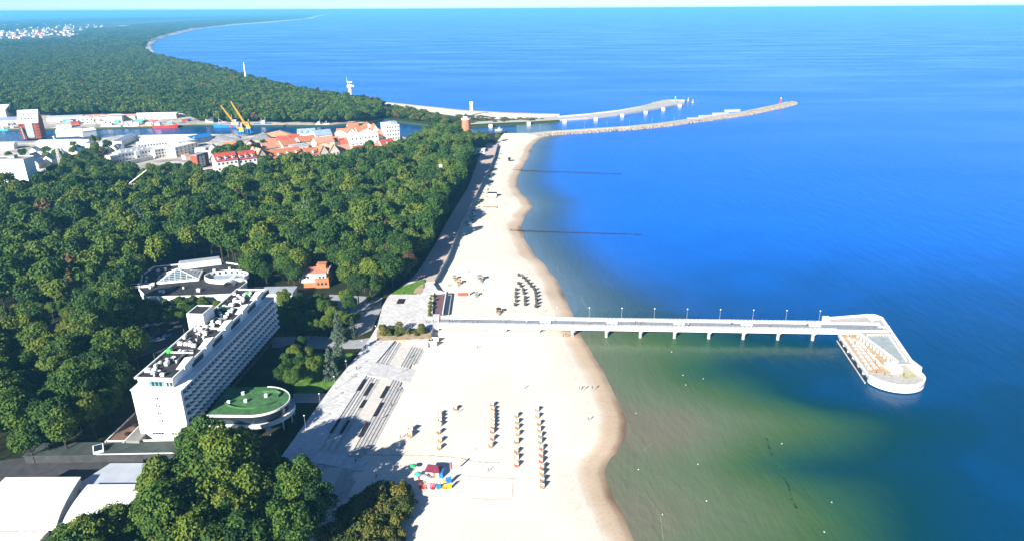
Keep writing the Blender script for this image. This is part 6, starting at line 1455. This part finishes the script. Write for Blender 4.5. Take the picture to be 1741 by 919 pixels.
def lounger(px_, py_, m, lab):
    t = thing('sun_lounger', lab, 'lounger', P(px_, py_), rr.uniform(-0.5, 0.3), 'bright loungers by the beach hut')
    MB().box((0, 0, 0.28), (0.75, 1.3, 0.1)).build('seat', m, t); MB().add([(-0.37, 0.6, 0.3), (0.37, 0.6, 0.3), (0.37, 1.2, 0.95), (-0.37, 1.2, 0.95), (-0.37, 0.66, 0.26), (0.37, 0.66, 0.26), (0.37, 1.26, 0.91), (-0.37, 1.26, 0.91)], [(0, 1, 2, 3), (7, 6, 5, 4), (0, 4, 5, 1), (3, 2, 6, 7)]).build('backrest', m, t)
    for sx_ in (-0.3, 0.3):
        for sy_ in (-0.5, 0.5): MB().box((sx_, sy_, 0), (0.08, 0.08, 0.28)).build('leg', WHITE, t)
for k, (x, y, m, c) in enumerate(((715, 829, RED, 'leftmost red'), (719, 830, RED, 'second red'), (723, 830, ORANGE, 'orange'), (729, 829.5, WHITE, 'white'), (733, 830, PINK, 'pink'), (736, 830.5, RED, 'third red'), (743, 831, WHITE, 'second white'), (753, 830, YEL, 'yellow'), (757, 830, YEL, 'rightmost yellow'))):
    lounger(x, y, m, c+' sun lounger in the line in front of the beach hut')
def board(px_, py_, m, lab, w_=2.2, h_=2.4):
    t = thing('display_board', lab, 'board', P(px_, py_), 0.4); MB().box((0, 0, 0.25), (w_, 0.12, h_)).build('panel', m, t)
    for s_ in (-w_*0.4, w_*0.4): MB().box((s_, 0.14, 0), (0.1, 0.1, h_+0.2)).build('post', METAL, t)
board(763, 822, BLU, 'blue board at the right of the kiosk loungers', 2.0, 2.6); board(764, 831, YEL, 'yellow board at the right end of the lounger line', 1.6, 2.2); board(746, 831, BLU, 'blue board between white and yellow loungers', 1.6, 1.9)
def parasol(px_, py_, m, lab, s_=1.0):
    t = thing('parasol', lab, 'parasol', P(px_, py_)); t.scale = (s_,)*3
    MB().tube((0, 0, 0), (0, 0, 2.3), 0.05, n=6).build('pole', METAL, t); MB().lathe([(1.5, 1.9), (0.9, 2.25), (0.05, 2.5)], n=8).build('canopy', m, t); MB().box((0, 0, 0), (0.5, 0.5, 0.12)).build('base', DCONC, t)
parasol(711, 812, TURQ, 'turquoise parasol left of the beach hut', 0.9); parasol(722, 818, WHITE, 'white parasol in front of the beach hut', 1.0); parasol(716, 816, RED, 'red parasol between turquoise and white ones', 0.8); parasol(703, 797, GRN, 'small green parasol up the beach from the hut', 0.8); parasol(757, 822, YEL, 'small yellow parasol beside the blue board', 0.6)
# play equipment beyond the pier
def playset(px_, py_, m, lab, s_=1.0, rz=0):
    t = thing('play_frame', lab, 'play frame', P(px_, py_), rz); t.scale = (s_,)*3
    for sx_ in (-1, 1):
        for sy_ in (-1, 1): MB().tube((sx_*1.2, sy_*1.2, 0), (sx_*0.9, sy_*0.9, 3.0), 0.12, n=6).build('post', m, t)
    MB().box((0, 0, 1.3), (2.2, 2.2, 0.15)).build('platform', WOOD, t); MB().add([(-1.4, -1.4, 2.8), (1.4, -1.4, 2.8), (1.4, 1.4, 2.8), (-1.4, 1.4, 2.8), (0, 0, 3.9)], [(0, 1, 4), (1, 2, 4), (2, 3, 4), (3, 0, 4), (3, 2, 1, 0)]).build('roof', m, t)
    MB().add([(-0.4, -1.1, 1.4), (0.4, -1.1, 1.4), (0.4, -3.4, 0.1), (-0.4, -3.4, 0.1), (-0.4, -1.1, 1.25), (0.4, -1.1, 1.25), (0.4, -3.4, 0.0), (-0.4, -3.4, 0.0)], [(0, 1, 2, 3), (7, 6, 5, 4), (0, 3, 7, 4), (1, 5, 6, 2)]).build('slide', METAL, t)
playset(780, 483, ORANGE, 'orange roofed play frame on the sand beyond the pier', 0.9); playset(816, 477, METAL, 'tall steel play frame in the middle of the far sand', 1.1, 0.4); playset(773, 475, METAL, 'low steel play frame near the sea wall', 0.8, 0.2); playset(848, 532, DARK, 'dark play frame close beside the pier', 0.9, 0.1); playset(810, 503, METAL, 'small steel play frame between wall and arcs', 0.7)
q_ = P(788, 502); t = thing('timber_screen', 'low brown timber wall on the sand beyond the pier', 'wall', q_, 0); MB().box((0, 0, 0), (6, 0.4, 1.6)).build('panel', BRICK, t); MB().box((3.1, 0.8, 0), (0.4, 2, 2.4)).build('end_panel', WHITE, t)
for x, y, m, lab in ((833, 337, LBRICK, 'dark roofed beach bar with brown deck on the far sand'), (833, 354, WOOD, 'low timber stage below the far beach bar')):
    q_ = P(x, y); t = thing('beach_bar' if y < 340 else 'timber_stage', lab, 'kiosk' if y < 340 else 'stage', q_, R(-4)); MB().box((0, 1.5, 0), (11, 4, 0.6)).build('deck', DECKW, t)
    if y < 340: MB().box((1.5, 5.5, 0), (7, 4, 3)).build('hut', WHITE, t); MB().box((1.5, 5.5, 3), (7.6, 4.6, 0.3)).build('roof', BLACKROOF, t); MB().box((-4.5, 3, 0), (2, 2, 2)).build('counter', WHITE, t)
q_ = P(866, 274); t = thing('lifeguard_hut', 'small dark hut alone on the sand near the harbour', 'hut', q_); MB().box((0, 0, 0.6), (2.6, 2.6, 2.4)).build('cabin', DARK, t); MB().add([(-1.7, -1.7, 3), (1.7, -1.7, 3), (1.7, 1.7, 3), (-1.7, 1.7, 3), (0, 0, 4.2)], [(0, 1, 4), (1, 2, 4), (2, 3, 4), (3, 0, 4), (3, 2, 1, 0)]).build('roof', DARK, t)
for sx_ in (-1, 1):
    for sy_ in (-1, 1): MB().box((sx_, sy_, 0), (0.2, 0.2, 0.6)).build('leg', WOOD, t)
# tracks in the sand
structure(MB().loft([[(*P2(x, y), GZ+0.012), (*P2(x, y+2.0), GZ+0.012)] for x, y in [(612, 771), (650, 771.5), (700, 772), (740, 773), (780, 776), (810, 783), (850, 784.5)]]).build('sand_track', mat('trodden_sand', (0.56, 0.48, 0.38), 0.95, 0.25, 0.9)))
structure(MB().loft([[(*P2(x, y), GZ+0.016), (*P2(x, y+1.2), GZ+0.016)] for x, y in [(795, 808), (830, 810), (876, 812)]]).loft([[(*P2(x, y), GZ+0.016), (*P2(x, y+1.2), GZ+0.016)] for x, y in [(800, 845), (835, 848), (872, 848)]]).loft([[(*P2(871, y), GZ+0.016), (*P2(873, y), GZ+0.016)] for y in (820, 847)]).build('court_line', mat('trodden_sand', (0.50, 0.42, 0.32))))
# ------------------------------------------------------------------ people
def body_mesh(name, pose, shirt, trousers):
    J = {'hip': (0, 0, 0.92), 'waist': (0, 0, 1.08), 'chest': (0, 0, 1.32), 'neck': (0, -0.01, 1.48), 'head': (0, -0.02, 1.60), 'top': (0, -0.01, 1.70)}
    st = 0.24 if pose == 'walk' else 0.04
    J.update({'kl': (-0.10, -st*0.7, 0.5), 'al': (-0.10, -st, 0.08), 'tl': (-0.10, -st-0.16, 0.03), 'kr': (0.10, st*0.3, 0.5), 'ar': (0.10, st*1.2, 0.10), 'tr': (0.10, st*1.2-0.16, 0.03),
              'sl': (-0.20, 0, 1.40), 'el': (-0.27, st*0.5, 1.12), 'hl': (-0.27, st*0.7-0.05, 0.86), 'sr': (0.20, 0, 1.40), 'er': (0.27, -st*0.5, 1.12), 'hr': (0.27, -st*0.9-0.05, 0.88)})
    rad = {'hip': 0.15, 'waist': 0.13, 'chest': 0.16, 'neck': 0.06, 'head': 0.10, 'top': 0.07, 'kl': 0.075, 'kr': 0.075, 'al': 0.05, 'ar': 0.05, 'tl': 0.035, 'tr': 0.035, 'sl': 0.075, 'sr': 0.075, 'el': 0.05, 'er': 0.05, 'hl': 0.04, 'hr': 0.04}
    E_ = [('hip', 'waist'), ('waist', 'chest'), ('chest', 'neck'), ('neck', 'head'), ('head', 'top'), ('hip', 'kl'), ('kl', 'al'), ('al', 'tl'), ('hip', 'kr'), ('kr', 'ar'), ('ar', 'tr'), ('chest', 'sl'), ('sl', 'el'), ('el', 'hl'), ('chest', 'sr'), ('sr', 'er'), ('er', 'hr')]
    ks = list(J); me = bpy.data.meshes.new(name); me.from_pydata([J[k] for k in ks], [(ks.index(a_), ks.index(b_)) for a_, b_ in E_], [])
    o = bpy.data.objects.new(name, me); COL.objects.link(o)
    o.modifiers.new('skin', 'SKIN')
    sk = me.skin_vertices[0].data
    for i, k in enumerate(ks): sk[i].radius = (rad[k], rad[k]*0.85); sk[i].use_root = (k == 'hip')
    o.modifiers.new('sub', 'SUBSURF').levels = 1
    dg = bpy.context.evaluated_depsgraph_get(); dg.update()
    m2 = bpy.data.meshes.new_from_object(o.evaluated_get(dg)); m2.name = name
    bpy.data.objects.remove(o)
    m2.materials.clear()
    for m in (shirt, trousers, SKINM, HAIRM): m2.materials.append(m)
    for p in m2.polygons:
        c = p.center; arm = abs(c.x) > 0.2 and c.z < 1.12
        p.material_index = 3 if (c.z > 1.62 or (c.z > 1.54 and c.y > 0.02)) else 2 if (c.z > 1.47 or arm) else 0 if c.z > 0.95 else 1
        p.use_smooth = True
    return m2
SKINM = mat('skin', (0.52, 0.30, 0.20), 0.6, 0.05, 1.0); HAIRM = mat('hair', (0.05, 0.035, 0.025), 0.7, 0.2, 3.0)
DKC = mat('dark_cloth', (0.03, 0.035, 0.06), 0.85, 0.15, 2.0); JEAN = mat('jeans_cloth', (0.05, 0.09, 0.18), 0.85, 0.15, 2.0); REDC = mat('red_cloth', (0.45, 0.05, 0.05), 0.85, 0.1, 2.0); TANC = mat('tan_cloth', (0.4, 0.32, 0.22), 0.85, 0.1, 2.0)
PB = [('dark clothes', body_mesh('person', 'walk', DKC, JEAN)), ('a white top', body_mesh('person', 'walk', WHITE, JEAN)), ('a red top', body_mesh('person', 'stand', REDC, DKC)), ('a tan top', body_mesh('person', 'stand', TANC, JEAN)), ('blue clothes', body_mesh('person', 'walk', JEAN, DKC))]
ppl = [(1000, 714, GZ, 'alone on the sand near the water by the last chair row'), (892, 660, GZ, 'alone on the sand above the chair rows'), (985, 661, GZ, 'left of the group near the wet sand'), (990, 662, GZ, 'in the middle of the group near the wet sand'), (1007, 661, GZ, 'closest to the water near the group'),
       (830, 801, GZ, 'on the sand below the second chair row'), (676, 665, GZ, 'at the foot of the seating steps, upper'), (666, 690, GZ, 'at the foot of the seating steps, middle'), (651, 711, GZ, 'at the foot of the seating steps, lower'), (605, 786, GZ, 'beside the lower end of the seating steps'),
       (601, 604, PZ, 'crossing the upper promenade'), (598, 640, PZ, 'walking on the sunny promenade'), (606, 628, PZ, 'strolling behind another on the promenade'), (685, 632, 2.6, 'on the steps nearest the plaza'), (697, 608, 2.6, 'higher on the steps nearest the plaza'), (812, 592, GZ, 'on the open sand in front of the pier'), (826, 562, GZ, 'close beside the pier on the sand'), (958, 572, GZ, 'at the wet sand beside the pier, left one'), (962, 571, GZ, 'at the wet sand beside the pier, right one'),
       (725, 549, PZ+.01, 'on the plaza near the pier entrance'), (737, 548, PZ+.01, 'entering the pier from the plaza'), (780, 700, GZ, 'by the single chair'), (713, 809, GZ, 'by the turquoise parasol'), (749, 826, GZ, 'between the loungers'), (681, 745, GZ, 'left of the pair of chairs'), (640, 812, GZ, 'at the edge of the thicket shadow'),
       (886, 470, GZ, 'beside the outer arc of chairs'), (796, 463, GZ, 'near the play frames'), (765, 486, GZ, 'by the sea wall end, left'), (762, 487, GZ, 'by the sea wall end, leftmost'), (860, 350, GZ, 'on the far sand near the beach bar'), (855, 322, GZ, 'on the far sand above the beach bar'), (822, 494, GZ, 'walking between play frames and arcs')]
for k, (x, y, z, wh) in enumerate(ppl):
    dn, me = PB[k % 5] if k % 3 else PB[0]; q_ = P(x, y, z)
    o = link('person', me, None, (q_.x, q_.y, z), rr.uniform(0, 6.28), rr.uniform(0.98, 1.12)); tag(o, 'person in %s %s' % (dn, wh), 'person', 'people around the beach')
for k, (l_, s_) in enumerate(((5, 3), (7, 3.4), (11, 3.0), (14, 5.0), (19, 2.6), (34, 6.5), (43, 3), (57, 6), (73, 2.5), (96, 5.5), (99, 5.3), (121, 3), (142, 5), (160, 3.5), (178, 5))):
    dn, me = PB[k % 5]; o = link('person', me, None, PX(l_, s_, DZ), rr.uniform(0, 6.28), 1.05); tag(o, 'person in %s on the pier deck, %s from the beach end' % (dn, ordw[k]), 'person', 'people on the pier')
for k, (x, y) in enumerate(((155.6, 256.5), (158.0, 254.5), (160.5, 253.8), (163.5, 252.6), (165.5, 253.4), (158.8, 283), (160.8, 276), (161.5, 270), (162.4, 266.5), (160.0, 291), (159.2, 265))):
    dn, me = PB[(k*2+2) % 5]; o = link('person', me, None, (x, y, 2.97), k*1.3, 1.05); tag(o, 'person in %s on the pier head, %s counted from the bow' % (dn, ordw[k]), 'person', 'people on the pier head')
o = link('person', PB[0][1], None, (177.0, 287.4, 5.42), 1, 1.05); tag(o, 'person in dark clothes on the upper deck of the pier head', 'person')
# ------------------------------------------------------------------ cars
def car_proto(lab, loc, rz, m):
    t = thing('parked_car', lab, 'car', loc, rz, 'cars parked behind the hotel'); rows = []
    for x, zt, w_ in ((-2.15, 0.62, 0.72), (-2.05, 0.85, 0.84), (-1.1, 0.92, 0.88), (0.9, 0.92, 0.88), (1.9, 0.85, 0.84), (2.2, 0.6, 0.72)):
        rows.append([(x, -w_, 0.25), (x, -w_, zt*0.75), (x, -w_*0.9, zt), (x, w_*0.9, zt), (x, w_, zt*0.75), (x, w_, 0.25)])
    mb = MB(); mb.loft(rows); mb.add(rows[0], [(0, 1, 2, 3, 4, 5)]); mb.add(rows[-1], [(5, 4, 3, 2, 1, 0)]); mb.build('body', m, t)
    MB().add([(-1.8, -0.76, 0.9), (1.1, -0.76, 0.9), (1.1, 0.76, 0.9), (-1.8, 0.76, 0.9), (-1.4, -0.6, 1.4), (0.3, -0.6, 1.4), (0.3, 0.6, 1.4), (-1.4, 0.6, 1.4)], [(0, 1, 5, 4), (1, 2, 6, 5), (2, 3, 7, 6), (3, 0, 4, 7)]).build('glazing', GLASS, t)
    MB().box((-0.55, 0, 1.40), (1.75, 1.24, 0.06)).build('roof', m, t)
    for sx_ in (-1.35, 1.35):
        for sy_ in (-0.8, 0.8): MB().tube((sx_, sy_-0.1, 0.32), (sx_, sy_+0.1, 0.32), 0.32, n=12).build('wheel', DARK, t)
    return t
CC = [('white', WHITE), ('blue', BLU), ('silver', METAL), ('red', RED), ('dark', DARK)]; cp = {}
cars = [(244, 556), (252, 554), (260, 553), (268, 552), (277, 550), (286, 548), (296, 549), (234, 566), (243, 567), (254, 575), (262, 580), (272, 578), (283, 572), (220, 629), (214, 636), (292, 562), (302, 556)]
for k, (x, y) in enumerate(cars):
    ci = [2, 0, 1, 2, 4, 1, 0, 2, 4, 1, 1, 0, 1, 2, 0, 4, 2][k]; cn, m = CC[ci]; q_ = P(x, y, GZ+0.02); rz = 0.5+(k % 3)*0.06
    lab = '%s car parked behind the hotel, %s' % (cn, ordw[k]+' from the left along the rows' if k < 16 else 'last by the hotel')
    if ci not in cp: cp[ci] = car_proto(lab, q_, rz, m)
    else: copy_thing(cp[ci], q_, rz, lab)
for k in range(14):
    f_ = k/13; ci = [0, 2, 1, 0, 4, 2, 0, 1, 2, 0, 1, 2, 0, 4][k]; q_ = P(163+44*f_+(k % 2)*4, 258-20*f_+(k % 2), GZ+0.03)
    copy_thing(cp[ci], q_, 0.9, '%s car on the harbour road, %s from the wood' % (CC[ci][0], ordw[k]), 'cars on the harbour road', 1.05)
# lamps along the promenade
for k, (x, y) in enumerate(((640, 572), (617, 598), (590, 633), (570, 660), (545, 690), (520, 728), (700, 560))):
    q_ = P(x, y, PZ); copy_thing(lamp0, q_, 0, 'grey lamp post along the promenade edge, %s from the plaza' % ordw[k], 'lamp posts along the promenade', 0.9)
# weed drift off the near beach
mb = MB(); wp = [(1302, 745), (1310, 765), (1320, 790), (1328, 798), (1333, 812), (1341, 828), (1345, 842), (1351, 856), (1362, 880)]
for (a_, b_) in zip(wp, wp[1:]):
    for k in range(rr.choice((1, 3, 5))):
        f_ = rr.random(); q_ = P(a_[0]+(b_[0]-a_[0])*f_+rr.uniform(-1.5, 1.5), a_[1]+(b_[1]-a_[1])*f_, 0.02); s_ = rr.uniform(0.12, 0.5); n_ = 7; an = rr.uniform(0, 3)
        mb.add([(q_.x+s_*2.0*math.cos(an+i*6.283/n_)*rr.uniform(0.4, 0.9)*0.6, q_.y+s_*2.4*math.sin(an+i*6.283/n_)*rr.uniform(0.5, 1.1), 0.02+0.0005*k) for i in range(n_)], [tuple(range(n_))])
stuff(mb.build('floating_seaweed', WEED), 'dark drift of seaweed on the shallow water', 'seaweed')
# thin foam lines in the shallows
FOAM = mat('sea_foam', (0.34, 0.36, 0.34), 0.8, 0.2, 1.5)
mb = MB()
for (off, y0_, y1_) in ((8, 205, 212), (9, 156, 180), (8, 318, 352), (5, 372, 398), (4, 500, 530)):
    rows = []; n_ = int((y1_-y0_)/1.2)
    for k in range(n_+1):
        f_ = k/n_; y_ = y0_+(y1_-y0_)*f_; x_ = shore_x(y_)+off+0.9*math.sin(y_*0.21+off)+2.2*f_; w_ = 0.06*math.sin(math.pi*f_)**0.5*(0.6+0.5*math.sin(y_*1.7))
        rows.append([(x_-w_-0.02, y_, 0.02), (x_+w_+0.02, y_, 0.02)])
    mb.loft([r[::-1] for r in rows])
stuff(mb.build('sea_foam', FOAM), 'thin broken white foam lines in the shallows', 'foam')
rr2 = random.Random(71); mbb = MB().lathe([(0.1, -0.1), (0.28, 0.05), (0.25, 0.25), (0.05, 0.32)], n=8).mesh('water_bird', WHITE)
gull = MB(); gull.lathe([(0.02, -0.05), (0.20, 0.0), (0.25, 0.12), (0.10, 0.26), (0.02, 0.28)], n=8); gull.tube((0, 0.2, 0.15), (0, 0.45, 0.22), 0.06, 0.02, 5); gull.tube((0, -0.18, 0.2), (0, -0.24, 0.42), 0.06, 0.05, 6); gull.lathe([(0.02, 0), (0.07, 0.05), (0.02, 0.12)], (0, -0.25, 0.40), 6)
gme = gull.mesh('gull', WHITE)
for k in range(12):
    x, y = rr2.uniform(1075, 1420), rr2.uniform(590, 910)
    q_ = P(x, y, 0); o = link('gull', gme, None, (q_.x, q_.y, 0.02), rr2.uniform(0, 6), 0.7); tag(o, 'white gull floating on the shallow water near the beach', 'bird', 'gulls on the water')
# ------------------------------------------------------------------ haze
hz = MB(); hz.box((0, 60000, -3.0), (220000, 122500, 163.0))
m = bpy.data.materials.new('haze_air'); m.use_nodes = True; n = m.node_tree.nodes; n.clear()
vol = n.new('ShaderNodeVolumePrincipled'); vol.inputs['Color'].default_value = (0.17, 0.60, 1.0, 1); vol.inputs['Density'].default_value = HAZE_D; vol.inputs['Anisotropy'].default_value = 0.0
out = n.new('ShaderNodeOutputMaterial'); m.node_tree.links.new(vol.outputs[0], out.inputs['Volume'])
stuff(hz.build('haze', m), 'thin blue haze over sea and land', 'haze')
